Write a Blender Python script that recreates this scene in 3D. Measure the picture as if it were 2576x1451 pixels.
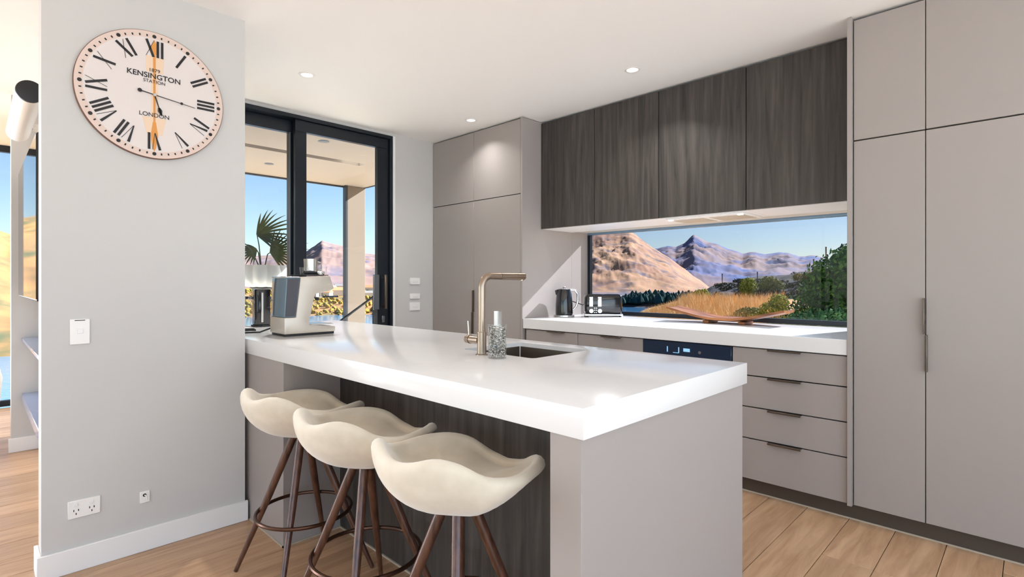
import bpy, bmesh, math, random
import numpy as np
from mathutils import Vector, Matrix, noise

for o in list(bpy.data.objects): bpy.data.objects.remove(o)
random.seed(7)
R = math.radians; PI = math.pi
scene = bpy.context.scene
COL = scene.collection

# ---------------------------------------------------------------- camera
CAMZ = 1.1852
cam_d = bpy.data.cameras.new('camera'); cam = bpy.data.objects.new('camera', cam_d); COL.objects.link(cam)
cam.location = (0, 0, CAMZ); cam.rotation_euler = (PI/2, 0, R(44.578-90))
cam_d.sensor_width = 36; cam_d.lens = 36*1336.25/2576
cam_d.shift_y = -15.7/2576
cam_d.clip_start = .05; cam_d.clip_end = 40000
scene.camera = cam

# ---------------------------------------------------------------- sky, sun, added window fill, exposure
SUN_AZ, SUN_EL = -15.0, 34.0
w = bpy.data.worlds.new('sky'); scene.world = w; w.use_nodes = True
nt = w.node_tree; bg = nt.nodes['Background']
sky = nt.nodes.new('ShaderNodeTexSky'); sky.sky_type = 'NISHITA'; sky.sun_disc = False
sky.sun_elevation = R(SUN_EL); sky.sun_rotation = R(90-SUN_AZ)
sky.altitude = 300; sky.air_density = 1.0; sky.dust_density = .4; sky.ozone_density = 2.4
nt.links.new(sky.outputs[0], bg.inputs[0]); bg.inputs[1].default_value = .082

def sun_lamp():
    l = bpy.data.lights.new('sun', 'SUN'); l.energy = 11.5; l.angle = R(.6); l.color = (1, .95, .88)
    o = bpy.data.objects.new('sun', l); COL.objects.link(o)
    d = Vector((math.cos(R(SUN_EL))*math.cos(R(SUN_AZ)), math.cos(R(SUN_EL))*math.sin(R(SUN_AZ)), math.sin(R(SUN_EL))))
    o.rotation_euler = d.to_track_quat('Z', 'Y').to_euler(); o.location = (20, -20, 20)
sun_lamp()
def area(name, loc, direction, sx, sy, power, color):
    l = bpy.data.lights.new(name, 'AREA'); l.shape = 'RECTANGLE'; l.size = sx; l.size_y = sy; l.energy = power; l.color = color
    o = bpy.data.objects.new(name, l); COL.objects.link(o); o.location = loc
    o.rotation_euler = Vector(direction).to_track_quat('-Z', 'Y').to_euler()
# added fill lamps standing in the living room windows behind and beside the camera
area('window_daylight_rear', (-.8, -2.30, 1.2), (0, 1, 0), 7.4, 2.2, 44, (.68, .82, 1))
area('window_daylight_side', (-4.86, 2.2, 1.0), (1, 0, 1.2), 9.0, 2.0, 19, (.93, .96, 1))  # added fill, tilted up to brighten the ceiling

area('window_daylight_front', (-2.8, 6.93, 1.25), (0, -1, -.9), 4.2, 2.2, 170, (.95, .97, 1))  # added fill to brighten the living room floor

vs = scene.view_settings
vs.view_transform = 'Standard'; vs.look = 'None'; vs.gamma = 1.0; vs.use_curve_mapping = False
vs.exposure = 1.3
scene.cycles.diffuse_bounces = 8; scene.cycles.max_bounces = 16; scene.cycles.transparent_max_bounces = 24

# ---------------------------------------------------------------- helpers
def lin(c):
    c = c/255.
    return c/12.92 if c <= .04045 else ((c+.055)/1.055)**2.4
def col(r, g, b): return (lin(r), lin(g), lin(b), 1)
MATS = {}
def mat(name, rgb, rough=.5, metal=0., spec=.5, coat=0., emit=None, estr=0., sheen=0.):
    m = bpy.data.materials.new(name); m.use_nodes = True; MATS[name] = m
    p = m.node_tree.nodes['Principled BSDF']
    p.inputs['Base Color'].default_value = col(*rgb); p.inputs['Roughness'].default_value = rough
    p.inputs['Metallic'].default_value = metal; p.inputs['Specular IOR Level'].default_value = spec
    p.inputs['Coat Weight'].default_value = coat; p.inputs['Coat Roughness'].default_value = .08
    if sheen: p.inputs['Sheen Weight'].default_value = sheen
    if emit: p.inputs['Emission Color'].default_value = col(*emit); p.inputs['Emission Strength'].default_value = estr
    return m
def nodes(m):
    t = m.node_tree; return t, t.nodes['Principled BSDF'], (lambda k: t.nodes.new('ShaderNode'+k)), t.links.new
def noise_col(m, c1, c2, scale=(1, 1, 1), nscale=5., detail=4., lo=.35, hi=.65, bump=0., coord='Object', rnd=False, rough_n=.5, dist=0.):
    t, p, N, L = nodes(m)
    tc = N('TexCoord'); mp = N('Mapping'); mp.inputs['Scale'].default_value = scale
    src = tc.outputs[coord]
    if rnd:
        oi = N('ObjectInfo'); mu = N('Math'); mu.operation = 'MULTIPLY'; mu.inputs[1].default_value = 37.
        L(oi.outputs['Random'], mu.inputs[0]); va = N('VectorMath'); va.operation = 'ADD'
        L(src, va.inputs[0]); L(mu.outputs[0], va.inputs[1]); src = va.outputs[0]
    L(src, mp.inputs[0])
    n = N('TexNoise'); n.inputs['Scale'].default_value = nscale; n.inputs['Detail'].default_value = detail
    n.inputs['Roughness'].default_value = rough_n; n.inputs['Distortion'].default_value = dist
    L(mp.outputs[0], n.inputs['Vector'])
    r = N('ValToRGB'); r.color_ramp.elements[0].position = lo; r.color_ramp.elements[1].position = hi
    r.color_ramp.elements[0].color = col(*c1); r.color_ramp.elements[1].color = col(*c2)
    L(n.outputs['Fac'], r.inputs[0]); L(r.outputs[0], p.inputs['Base Color'])
    if bump:
        b = N('Bump'); b.inputs['Strength'].default_value = bump; b.inputs['Distance'].default_value = .01
        L(n.outputs['Fac'], b.inputs['Height']); L(b.outputs[0], p.inputs['Normal'])
    return r, n
def glass(name, tint, refl=1.0):
    m = bpy.data.materials.new(name); m.use_nodes = True; MATS[name] = m
    t = m.node_tree; t.nodes.clear(); N = lambda k: t.nodes.new('ShaderNode'+k)
    o = N('OutputMaterial'); mx = N('MixShader'); tr = N('BsdfTransparent'); gl = N('BsdfGlossy'); fr = N('Fresnel')
    fr.inputs[0].default_value = 1.45; tr.inputs[0].default_value = (*tint, 1); gl.inputs['Roughness'].default_value = .0
    ge = N('NewGeometry'); io = N('MapRange'); io.inputs['To Min'].default_value = 1.45; io.inputs['To Max'].default_value = 1/1.45   # same index from both sides of the sheet
    t.links.new(ge.outputs['Backfacing'], io.inputs[0]); t.links.new(io.outputs[0], fr.inputs[0])
    mu = N('Math'); mu.operation = 'MULTIPLY'; mu.inputs[1].default_value = refl
    t.links.new(fr.outputs[0], mu.inputs[0]); t.links.new(mu.outputs[0], mx.inputs[0])
    t.links.new(tr.outputs[0], mx.inputs[1]); t.links.new(gl.outputs[0], mx.inputs[2]); t.links.new(mx.outputs[0], o.inputs[0])
    return m

class MB:
    def __init__(s): s.v = []; s.f = []
    def add(s, vs, fs):
        b = len(s.v); s.v += [tuple(v) for v in vs]; s.f += [tuple(i+b for i in f) for f in fs]; return s
    def box(s, x0, x1, y0, y1, z0, z1, bev=0.):
        x0, x1 = min(x0, x1), max(x0, x1); y0, y1 = min(y0, y1), max(y0, y1); z0, z1 = min(z0, z1), max(z0, z1)
        V = [(x, y, z) for x in (x0, x1) for y in (y0, y1) for z in (z0, z1)]
        F = [(0, 1, 3, 2), (4, 6, 7, 5), (0, 4, 5, 1), (2, 3, 7, 6), (0, 2, 6, 4), (1, 5, 7, 3)]
        if not bev: return s.add(V, F)
        bm = bmesh.new(); bv = [bm.verts.new(v) for v in V]; [bm.faces.new([bv[i] for i in f]) for f in F]
        bmesh.ops.bevel(bm, geom=bm.edges[:], offset=bev, segments=2 if bev > .004 else 1, profile=.5, affect='EDGES')
        return s.bm(bm)
    def bm(s, bm):
        bm.verts.index_update(); s.add([v.co[:] for v in bm.verts], [[v.index for v in f.verts] for f in bm.faces]); bm.free(); return s
    def lathe(s, prof, c=(0, 0, 0), seg=24, axis='Z', cap=True):
        V = []; F = []; n = len(prof)
        for r, z in prof:
            for k in range(seg):
                a = 2*PI*k/seg; x, y = r*math.cos(a), r*math.sin(a)
                q = (x, y, z) if axis == 'Z' else ((z, x, y) if axis == 'X' else (y, z, x))
                V.append((q[0]+c[0], q[1]+c[1], q[2]+c[2]))
        for j in range(n-1):
            for k in range(seg):
                F.append((j*seg+k, j*seg+(k+1) % seg, (j+1)*seg+(k+1) % seg, (j+1)*seg+k))
        if cap:
            F.append(tuple(range(seg))[::-1]); F.append(tuple((n-1)*seg+k for k in range(seg)))
        return s.add(V, F)
    def tube(s, pts, rad, seg=10, cap=True, closed=False):
        pts = [Vector(p) for p in pts]; n = len(pts); rr = rad if isinstance(rad, (list, tuple)) else [rad]*n
        V = []; F = []; up = None
        for i, p in enumerate(pts):
            if closed: d = pts[(i+1) % n]-pts[i-1]
            else: d = pts[min(i+1, n-1)]-pts[max(i-1, 0)]
            d.normalize()
            if up is None: up = d.orthogonal().normalized()
            else: up = (up-d*up.dot(d)).normalized()
            bi = d.cross(up)
            for k in range(seg):
                a = 2*PI*k/seg; V.append(p+(up*math.cos(a)+bi*math.sin(a))*rr[i])
        for i in range(n if closed else n-1):
            j = (i+1) % n
            for k in range(seg): F.append((i*seg+k, i*seg+(k+1) % seg, j*seg+(k+1) % seg, j*seg+k))
        if cap and not closed: F.append(tuple(range(seg))[::-1]); F.append(tuple((n-1)*seg+k for k in range(seg)))
        return s.add(V, F)
    def prism(s, poly, axis, a0, a1, bev=0.):
        def q(u, v, a): return {'X': (a, u, v), 'Y': (u, a, v), 'Z': (u, v, a)}[axis]
        n = len(poly); V = [q(u, v, a0) for u, v in poly]+[q(u, v, a1) for u, v in poly]
        F = [tuple(range(n))[::-1], tuple(range(n, 2*n))]+[(i, (i+1) % n, n+(i+1) % n, n+i) for i in range(n)]
        bm = bmesh.new(); bv = [bm.verts.new(v) for v in V]; [bm.faces.new([bv[i] for i in f]) for f in F]
        bmesh.ops.recalc_face_normals(bm, faces=bm.faces[:])
        if bev: bmesh.ops.bevel(bm, geom=[e for e in bm.edges if e.calc_face_angle(0) > .5], offset=bev, segments=2, profile=.5, affect='EDGES')
        return s.bm(bm)

def mesh_of(mb, name, material, off=(0, 0, 0), smooth=True, ang=40):
    me = bpy.data.meshes.new(name)
    v = mb.v if not any(off) else [(a-off[0], b-off[1], c-off[2]) for a, b, c in mb.v]
    me.from_pydata(v, [], mb.f); me.update()
    bm = bmesh.new(); bm.from_mesh(me); bmesh.ops.recalc_face_normals(bm, faces=bm.faces[:]); bm.to_mesh(me); bm.free()
    if smooth: me.shade_smooth(); me.set_sharp_from_angle(angle=R(ang))
    for m in (material if isinstance(material, (list, tuple)) else [material]): me.materials.append(MATS[m] if isinstance(m, str) else m)
    return me
def rootloc(o):
    while o.parent: o = o.parent
    return o.location
def obj(name, mb, material, parent=None, smooth=True, ang=40, label=None, kind=None):
    """one mesh object; coordinates are those of the room, or of the thing while it stands at the origin"""
    off = rootloc(parent) if parent else (0, 0, 0)
    o = bpy.data.objects.new(name, mesh_of(mb, name, material, off, smooth, ang)); COL.objects.link(o)
    if parent: o.parent = parent
    if label: o['label'] = label
    if kind: o['kind'] = kind
    return o
def tag(o, label, cat, group=None, kind=None):
    o['label'] = label
    if cat: o['category'] = cat
    if group: o['group'] = group
    if kind: o['kind'] = kind
    return o
def thing(name, label, cat, loc=(0, 0, 0), group=None, rz=0):
    o = bpy.data.objects.new(name, None); COL.objects.link(o); o.location = loc; o.rotation_euler = (0, 0, rz); o.empty_display_size = .1
    return tag(o, label, cat, group)
def struct(name, mb, material, label, smooth=True, parent=None):
    o = obj(name, mb, material, parent, smooth)
    o['kind'] = 'structure'; o['label'] = label
    return o
def copy_tree(o, parent=None):
    c = o.copy(); COL.objects.link(c); c.parent = parent
    for ch in list(o.children): copy_tree(ch, c)
    return c
def B(*a, **k): return MB().box(*a, **k)

# ---------------------------------------------------------------- materials
mat('paint', (202, 201, 199), .6); mat('ceiling_paint', (250, 249, 247), .7); mat('trim_white', (238, 238, 238), .35)
m = mat('taupe', (164, 157, 153), .42, spec=.4)
mat('carcass', (60, 55, 52), .7); mat('toe', (84, 74, 66), .45, metal=.2); mat('seal', (190, 178, 160), .5)
m = mat('dark_oak', (64, 60, 57), .45, spec=.4)
r, n = noise_col(m, (46, 43, 41), (88, 83, 79), (9, 9, .5), 3.2, 8, .3, .72, .05, rnd=True, rough_n=.62, dist=.6)
mat('stone', (233, 233, 233), .16, spec=.5)
m = mat('oak_floor', (190, 150, 110), .32, spec=.45)
def oak(m):
    t, p, N, L = nodes(m)
    r, n = noise_col(m, (164, 124, 88), (214, 176, 136), (.9, 9, 1), 2.6, 7, .25, .8, .03, rnd=True, rough_n=.6, dist=.9)
    oi = N('ObjectInfo'); hs = N('HueSaturation'); mr = N('MapRange')
    mr.inputs['To Min'].default_value = .82; mr.inputs['To Max'].default_value = 1.12
    L(oi.outputs['Random'], mr.inputs[0]); L(mr.outputs[0], hs.inputs['Value']); L(r.outputs[0], hs.inputs['Color']); hs.inputs['Saturation'].default_value = .92
    L(hs.outputs[0], p.inputs['Base Color'])
oak(m)
mat('subfloor', (70, 52, 38), .8)
mat('alu_dark', (26, 33, 42), .32, metal=.3); mat('filter_grey', (196, 190, 180), .4, metal=.3); mat('alu_blue', (132, 160, 184), .3, metal=.5); mat('alu_edge', (120, 125, 130), .35, metal=.8)
glass('pane', (.95, .97, .98), .6); glass('pane_tinted', (.62, .64, .69), .35); glass('clear', (.97, .98, .98));  # kitchen pane tint added to dim the sky seen through it
mat('soffit', (168, 160, 153), .6); mat('deck', (238, 233, 224), .7); mat('bounce_slab', (228, 222, 212), .8); mat('fascia', (45, 52, 62), .4); mat('column', (124, 112, 100), .6)
m = mat('velvet', (222, 210, 184), .85, spec=.15, sheen=.6)
noise_col(m, (206, 196, 176), (232, 223, 205), (1, 1, 1), 9, 5, .3, .75, .03)
m = mat('walnut', (84, 52, 38), .28, spec=.55, coat=.35)
noise_col(m, (58, 34, 25), (104, 66, 48), (22, 22, 1.2), 3, 5, .3, .7, .0)
mat('bronze', (92, 66, 54), .3, metal=.85)
mat('copper_steel', (166, 149, 133), .3, metal=1.); mat('steel', (205, 203, 200), .24, metal=1.); mat('chrome', (225, 226, 228), .07, metal=1.)
mat('sink_steel', (122, 112, 100), .42, metal=.85)
mat('champagne', (206, 198, 186), .34, metal=.35); mat('black_gloss', (14, 16, 20), .12, spec=.6, coat=.5); mat('black_matt', (22, 24, 28), .45)
mat('cord', (18, 18, 20), .5); mat('white_plastic', (240, 239, 236), .3); mat('slot', (30, 28, 27), .6)
mat('oven_glass', (16, 40, 66), .08, spec=.7, coat=.6); mat('oven_display', (150, 190, 225), .3, emit=(120, 175, 220), estr=.35)  # oven glass: blue sky reflection put into the base of black glass
mat('handle_bronze', (120, 108, 98), .3, metal=.9)
mat('screen', (8, 9, 11), .04, spec=.6); mat('tank', (104, 124, 138), .08, spec=.5); mat('tank_dark', (70, 72, 80), .12)
m = mat('acacia', (150, 92, 48), .4)
noise_col(m, (96, 52, 26), (182, 118, 66), (8, 1.2, 8), 3, 5, .3, .7, .02)
mat('clock_face', (222, 214, 211), .6); mat('clock_rim', (220, 199, 188), .6); mat('clock_edge', (120, 88, 72), .6); mat('ink', (34, 30, 32), .6)
mat('peach', (232, 205, 178), .6); mat('amber', (216, 148, 72), .55)
mat('planter', (233, 234, 232), .3); m = mat('palm', (52, 74, 34), .45); noise_col(m, (34, 58, 34), (104, 110, 40), (1, 1, 1), 5, 3, .35, .7)
mat('palm_stem', (60, 70, 40), .5)
mat('lamp_glow', (255, 250, 240), .4, emit=(255, 246, 232), estr=.9)
mat('blue_lacquer', (120, 140, 178), .12, coat=.4); mat('boucle', (240, 238, 234), .9)  # niche shelves: sky reflection painted in as a blue base colour
m = mat('pebble', (120, 118, 112), .35)
def pebble(m):
    t, p, N, L = nodes(m); g = N('NewGeometry'); r = N('ValToRGB'); e = r.color_ramp; e.interpolation = 'CONSTANT'
    e.elements[0].color = col(52, 50, 48); e.elements[0].position = 0; e.elements[1].color = col(226, 220, 206); e.elements[1].position = .33
    q = e.elements.new(.72); q.color = col(150, 143, 130)
    L(g.outputs['Random Per Island'], r.inputs[0]); L(r.outputs[0], p.inputs['Base Color'])
pebble(m)

# ---------------------------------------------------------------- key dimensions
ZC = 2.49; BT = .90; BB = .823
YU = [.665, 1.235, 1.812, 2.342, 2.872]            # cabinet divisions along the window wall

# ================================================================ STRUCTURE
fl = struct('floor', MB().box(-4.95, 3.66, -2.4, 4.03, -.12, -.021).box(-4.95, .36, 4.03, 7.0, -.12, -.021), 'subfloor', 'pale oak plank floor running through kitchen and living room')
PL = {}
def plank_mesh(L):
    L = round(L, 2)
    if L not in PL: PL[L] = mesh_of(B(-L/2+.0012, L/2-.0012, -.0938, .0938, -.0205, 0, bev=.0014), 'plank', 'oak_floor', smooth=False)
    return PL[L]
random.seed(3)
y = -2.375; row = 0
while y < 6.9:
    x = -4.9; first = True
    while x < 3.6:
        L = 2.2 if not first else random.choice([.55, .9, 1.25, 1.6, 1.95])
        xe = 3.64 if y < 3.9 else .36
        first = False; L = min(L, xe-x)
        if L <= .05: break
        if L > .05:
            o = bpy.data.objects.new('plank', plank_mesh(L)); COL.objects.link(o); o.parent = fl; o.location = (x+L/2, y+.095, 0)
        x += L
    y += .19; row += 1

struct('ceiling', MB().box(-5.0, 3.9, -2.5, 4.15, ZC, ZC+.12).box(-5.0, .45, 4.15, 7.1, ZC, ZC+.12), 'ceiling_paint', 'flat white plasterboard ceiling')
struct('roof', MB().box(-5.4, 4.3, -4.6, 4.19, ZC+.14, ZC+.34).box(-5.4, .45, 4.19, 7.4, ZC+.14, ZC+.34), 'fascia', 'dark flat roof above the rooms')  # rear eave lengthened out of view to keep sun off the floor
# clock wall with its skirting
struct('wall_left', B(.190, .953, 2.81, 2.93, 0, ZC), 'paint', 'white nib wall carrying the round clock')
struct('baseboard_left', MB().box(.176, .964, 2.796, 2.8099, 0, .098, bev=.002).box(.176, .1899, 2.8099, 2.944, 0, .098, bev=.002), 'trim_white', 'white skirting board below the clock')
# niche wall (television side) and its far return
struct('wall_niche', B(.33, .45, 2.93, 5.08, 0, ZC), 'paint', 'white wall of the television niche')
struct('wall_return', B(.187, .45, 5.0801, 5.2, 0, ZC), 'paint', 'narrow white wall return at the end of the television niche')
struct('baseboard_return', B(.173, .3299, 5.066, 5.08, 0, .098, bev=.002), 'trim_white', 'white skirting on the far wall return')
struct('wall_living', B(.36, .45, 5.2, 7.0, 0, ZC), 'paint', 'white living room wall beyond the television niche')
# door wall
struct('wall_far', MB().box(.45, .90, 4.03, 4.2, 0, ZC).box(2.59, 3.92, 4.03, 4.2, 0, ZC).box(.90, 2.59, 4.03, 4.2, 2.468, ZC), 'paint', 'white wall beside the sliding door')
# window wall, opening between the bench and the upper cupboards
struct('wall_back', MB().box(3.66, 3.92, -2.46, 4.03, 0, .80).box(3.66, 3.92, -2.46, 4.03, 1.625, ZC).box(3.66, 3.92, -2.46, .655, .80, 1.625).box(3.66, 3.92, 2.892, 4.03, .80, 1.625), 'paint', 'white outer wall around the splashback window')
struct('wall_right', MB().box(3.06, 3.66, -2.46, -.2235, 0, ZC), 'paint', 'white wall beyond the tall cupboards')
# living room glazing walls, out of the picture
def glazing(name, axis, at, a0, a1, z0, z1, n, label, th=.06, pane=True):
    r = thing(name, label, None); del r['label']; r['label'] = label; r['kind'] = 'structure'
    def bx(u0, u1, za, zb, t0, t1, bev=.002):
        return B(u0, u1, at+t0, at+t1, za, zb, bev=bev) if axis == 'Y' else B(at+t0, at+t1, u0, u1, za, zb, bev=bev)
    fr = 0.055
    obj('head', bx(a0, a1, z1-fr*1.1, z1, 0, th), 'alu_dark', r); obj('sill', bx(a0, a1, z0, z0+fr, 0, th), 'alu_dark', r)
    for i in range(n+1):
        c = a0+(a1-a0)*i/n; c = min(max(c, a0+fr/2), a1-fr/2)
        obj('mullion', bx(c-fr/2, c+fr/2, z0+fr, z1-fr*1.1, 0, th), 'alu_dark', r)
    if pane:
        for i in range(n):
            c0 = a0+(a1-a0)*i/n+fr/2; c1 = a0+(a1-a0)*(i+1)/n-fr/2
            obj('pane', bx(c0, c1, z0+fr, z1-fr*1.1, th*.45, th*.55, bev=0), 'pane', r)
    return r
glazing('window_2', 'Y', 7.0, -4.95, .36, 0, ZC-.003, 4, 'full height living room window with dark frame looking at the golden hill')
glazing('window_3', 'Y', -2.46, -4.95, 3.06, 0, ZC-.003, 4, 'full height dark framed windows behind the photographer')
glazing('window_4', 'X', -5.0, -2.4, 7.0, 0, ZC-.003, 5, 'full height dark framed windows along the living room')

# sliding door
d1 = thing('door_1', 'dark aluminium sliding glass door opening to the covered deck', None); d1['kind'] = 'structure'
obj('frame', MB().box(.90, 2.59, 4.022, 4.18, 2.438, 2.4675, bev=.002).box(2.562, 2.59, 4.022, 4.18, 0, 2.438, bev=.002).box(.90, .93, 4.022, 4.18, 0, 2.438, bev=.002).box(.93, 2.562, 4.03, 4.18, 0, .03, bev=.002), 'alu_dark', d1)
pf = obj('fixed_sash', MB().box(.93, 1.80, 4.11, 4.155, 2.345, 2.438, bev=.002).box(1.715, 1.80, 4.11, 4.155, .03, 2.345, bev=.002).box(.93, 1.0, 4.11, 4.155, .03, 2.345, bev=.002).box(1.0, 1.715, 4.11, 4.155, .03, .11, bev=.002), 'alu_dark', d1)
obj('bead', B(1.716, 1.724, 4.104, 4.1098, .11, 2.345), 'alu_edge', pf)  # pale strip put in for the bluish reflection on the door interlock
obj('pane', B(1.0, 1.715, 4.128, 4.136, .11, 2.345), 'pane', pf)
ps = obj('sliding_sash', MB().box(1.735, 2.562, 4.045, 4.09, 2.352, 2.438, bev=.002).box(1.735, 1.825, 4.045, 4.09, .03, 2.352, bev=.002).box(2.452, 2.562, 4.045, 4.09, .03, 2.352, bev=.002).box(1.825, 2.452, 4.045, 4.09, .03, .11, bev=.002), 'alu_dark', d1)
obj('pane', B(1.825, 2.452, 4.064, 4.072, .11, 2.352), 'pane', ps)
obj('handle', MB().box(2.488, 2.512, 3.985, 4.003, .955, 1.25, bev=.004).box(2.49, 2.51, 4.003, 4.045, .965, .985).box(2.49, 2.51, 4.003, 4.045, 1.22, 1.24), 'handle_bronze', ps)
obj('backplate', B(2.405, 2.455, 4.02, 4.045, .95, 1.25, bev=.003), 'alu_edge', ps)
obj('lock', MB().box(2.49, 2.52, 4.036, 4.045, .835, .895, bev=.004), 'alu_edge', ps)
struct('trim_1', MB().box(2.5901, 2.612, 4.018, 4.0299, 0, 2.468), 'trim_white', 'slim white trim beside the sliding door frame')

# splashback window
w1 = thing('window_1', 'long splashback window above the bench with lake and mountain view', None); w1['kind'] = 'structure'
obj('frame', MB().box(3.885, 3.92, .656, 2.891, .901, .935, bev=.002).box(3.885, 3.92, 2.845, 2.891, .935, 1.606, bev=.002).box(3.885, 3.92,   .656, .69, .935, 1.606, bev=.002), 'alu_dark', w1)
obj('head', B(3.885, 3.92, .656, 2.891, 1.606, 1.6249, bev=.002), 'alu_blue', w1)
obj('pane', B(3.90, 3.906, .69, 2.845, .935, 1.606), 'pane_tinted', w1)
# window reveal linings
struct('trim_2', MB().box(3.63, 3.885, .668, .676, .9005, 1.60), 'trim_white', 'white reveal at the right side of the splashback window')

struct('trim_3', B(3.6555, 3.8845, 2.872, 2.8915, .9005, 1.6245), 'taupe', 'taupe lining at the left side of the splashback window')
# covered deck
struct('deck', B(.45, 4.6, 4.2, 6.75, -.14, -.02), 'deck', 'pale deck outside the sliding door')
sf = struct('soffit', MB().box(.45, 3.675, 4.2, 5.12, 2.45, 2.62).box(.45, 3.675, 5.24, 6.47, 2.45, 2.62).box(2.95, 3.675, 5.12, 5.24, 2.45, 2.62).box(.45, 2.95, 5.12, 5.24, 2.5, 2.62), 'soffit', 'grey underside of the deck roof')
obj('slot_light', B(2.74, 2.945, 5.135, 5.225, 2.485, 2.4995), 'lamp_glow', sf)
obj('fascia_front', B(.45, 3.70, 6.471, 6.50, 2.43, 2.64, bev=.002), 'fascia', sf)
obj('fascia_side', B(3.6755, 3.70, 4.2, 6.4705, 2.44, 2.64, bev=.002), 'fascia', sf)
for q in ((2.21, 4.55), (2.22, 5.83)):
    obj('downlight', MB().lathe([(.035, 2.449), (.045, 2.449), (.048, 2.447), (.03, 2.447), (.028, 2.4485)], (q[0], q[1], 0), 20), 'alu_edge', sf)
c1 = struct('column', MB().box(3.436, 3.69, 6.40, 6.468, -.02, 2.4495, bev=.003), 'column', 'beige deck post catching the sun')
obj('edge_trim', B(3.405, 3.4355, 6.395, 6.468, -.02, 2.4495, bev=.002), 'fascia', c1)  # dark strip painted in for the shaded left side of the post
bal = thing('balustrade', 'glass balustrade with thin dark handrail at the deck edge', 'balustrade', (2.0, 6.6, -.02))
obj('handrail', MB().box(.46, 3.40, 6.58, 6.62, .985, 1.01, bev=.003), 'alu_dark', bal)
obj('shoe', MB().box(.46, 3.40, 6.57, 6.63, -.02, .06, bev=.003), 'alu_dark', bal)
for i in range(3): obj('pane', B(.47+i*.98, .47+i*.98+.965, 6.594, 6.606, .06, .985), 'clear', bal)
sr = thing('stair_rail', 'dark stair handrail in front of the beige deck post', 'handrail', (3.6, 6.1, -.02))
obj('top_rail', MB().tube([(4.55, 5.70, 1.03), (3.62, 6.05, 1.01), (3.22, 6.18, .70), (2.9, 6.28, .42)], .016, 8), 'alu_dark', sr)
obj('post', MB().box(4.53, 4.57, 5.68, 5.72, -.02, 1.02, bev=.003), 'alu_dark', sr)
obj('post', MB().box(3.60, 3.64, 6.03, 6.07, -.02, 1.0, bev=.003), 'alu_dark', sr)

struct('bounce_slab', MB().box(-12, 5.5, -11, -2.5, -.14, -.03).box(-12, -5.06, -2.5, 9, -.14, -.03), 'bounce_slab', 'added pale terrace outside the living room windows')  # added out of view to bounce sunlight up onto the ceiling

# ================================================================ CABINETS ALONG THE WINDOW WALL
FX = 3.05
def door_slab(x0, y0, y1, z0, z1, th=.018, g=.0016): return B(x0, x0+th, y0+g, y1-g, z0+g, z1-g, bev=.0012)
def tall_unit(y0, y1, label, hz, hy):
    t = thing('tall_cabinet', label, 'cabinet', (3.35, (y0+y1)/2, 0), 'tall cupboards right of the bench')
    obj('body', B(FX+.021, 3.655, y0+.002, y1-.002, .083, 2.482), 'carcass', t)
    obj('upper_door', door_slab(FX, y0, y1, 1.883, 2.476), 'taupe', t)
    d = obj('lower_door', door_slab(FX, y0, y1, .085, 1.880), 'taupe', t)
    obj('handle', MB().box(FX-.026, FX-.0003, hy-.003, hy+.003, hz[0], hz[1], bev=.001), 'handle_bronze', d, label='slim bronze edge pull')
    return t
tall_unit(.357, .640, 'narrow full height taupe cupboard next to the bench end', (.949, 1.113), .3625)
tall_unit(-.222, .357, 'wide full height taupe cupboard at the right picture edge', (.778, .946), .3515)
fp = obj('filler_panel', B(3.028, 3.655, .6425, .6625, .083, 2.4885, bev=.001), 'taupe'); tag(fp, 'thin upright taupe panel between the bench end and the tall cupboards', 'panel')
tk = thing('toe_kick', 'dark brown kickboard under the window wall cabinets', 'kickboard', (3.1, .9, 0))
obj('board', B(3.09, 3.105, -.24, 2.87, .002, .082), 'toe', tk); obj('floor_seal', B(3.083, 3.0895, -.24, 2.87, .0005, .007), 'seal', tk)

def handle_lip(par, y0, y1, z):
    obj('handle', MB().box(FX-.024, FX+.004, y0, y1, z-.0035, z-.0005, bev=.0008).box(FX-.024, FX-.021, y0, y1, z-.010, z-.0034, bev=.0006), 'handle_bronze', par, label='slim dark edge pull')
t = thing('drawer_unit', 'taupe four drawer base cabinet beside the tall cupboards', 'cabinet', (3.35, .95, 0))
obj('body', B(FX+.021, 3.655, YU[0]+.002, YU[1]-.002, .083, .8215), 'carcass', t)
for z0, z1, hn in ((.665, .818, 1), (.490, .662, 1), (.314, .487, 1), (.085, .311, 1)):
    d = obj('drawer', door_slab(FX, YU[0], YU[1], z0, z1), 'taupe', t); handle_lip(d, .872, 1.038, z1+.0015)
ov = thing('oven', 'dark blue glass built in oven under the bench', 'oven', (3.35, 1.52, 0))
obj('body', B(FX+.02, 3.655, YU[1]+.004, YU[2]-.004, .22, .8185), 'black_matt', ov)
cp = obj('control_panel', B(FX-.004, FX+.0195, YU[1]+.004, YU[2]-.004, .72, .816, bev=.002), 'oven_glass', ov)
obj('display', B(FX-.0055, FX-.0042, 1.490, 1.532, .762, .782), 'oven_display', cp, label='small lit display')
obj('dial_mark', MB().lathe([(.009, -.0008), (.009, .0008)], (FX-.005, 1.428, .765), 16, 'X'), 'steel', cp)
for yy, ww in ((1.638, .006), (1.562, .006)): obj('key_mark', B(FX-.0053, FX-.0042, yy-ww/2, yy+ww/2, .752, .786), 'oven_display', cp)
obj('key_mark', B(FX-.0053, FX-.0042, 1.562, 1.60, .749, .7525), 'oven_display', cp)
dr = obj('oven_door', B(FX-.004, FX+.0195, YU[1]+.004, YU[2]-.004, .224, .716, bev=.002), 'oven_glass', ov)
obj('handle', MB().tube([(FX-.045, YU[1]+.05, .68), (FX-.045, YU[2]-.05, .68)], .009, 10).tube([(FX-.045, YU[1]+.08, .68), (FX, YU[1]+.08, .68)], .006, 8).tube([(FX-.045, YU[2]-.08, .68), (FX, YU[2]-.08, .68)], .006, 8), 'steel', dr)
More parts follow.
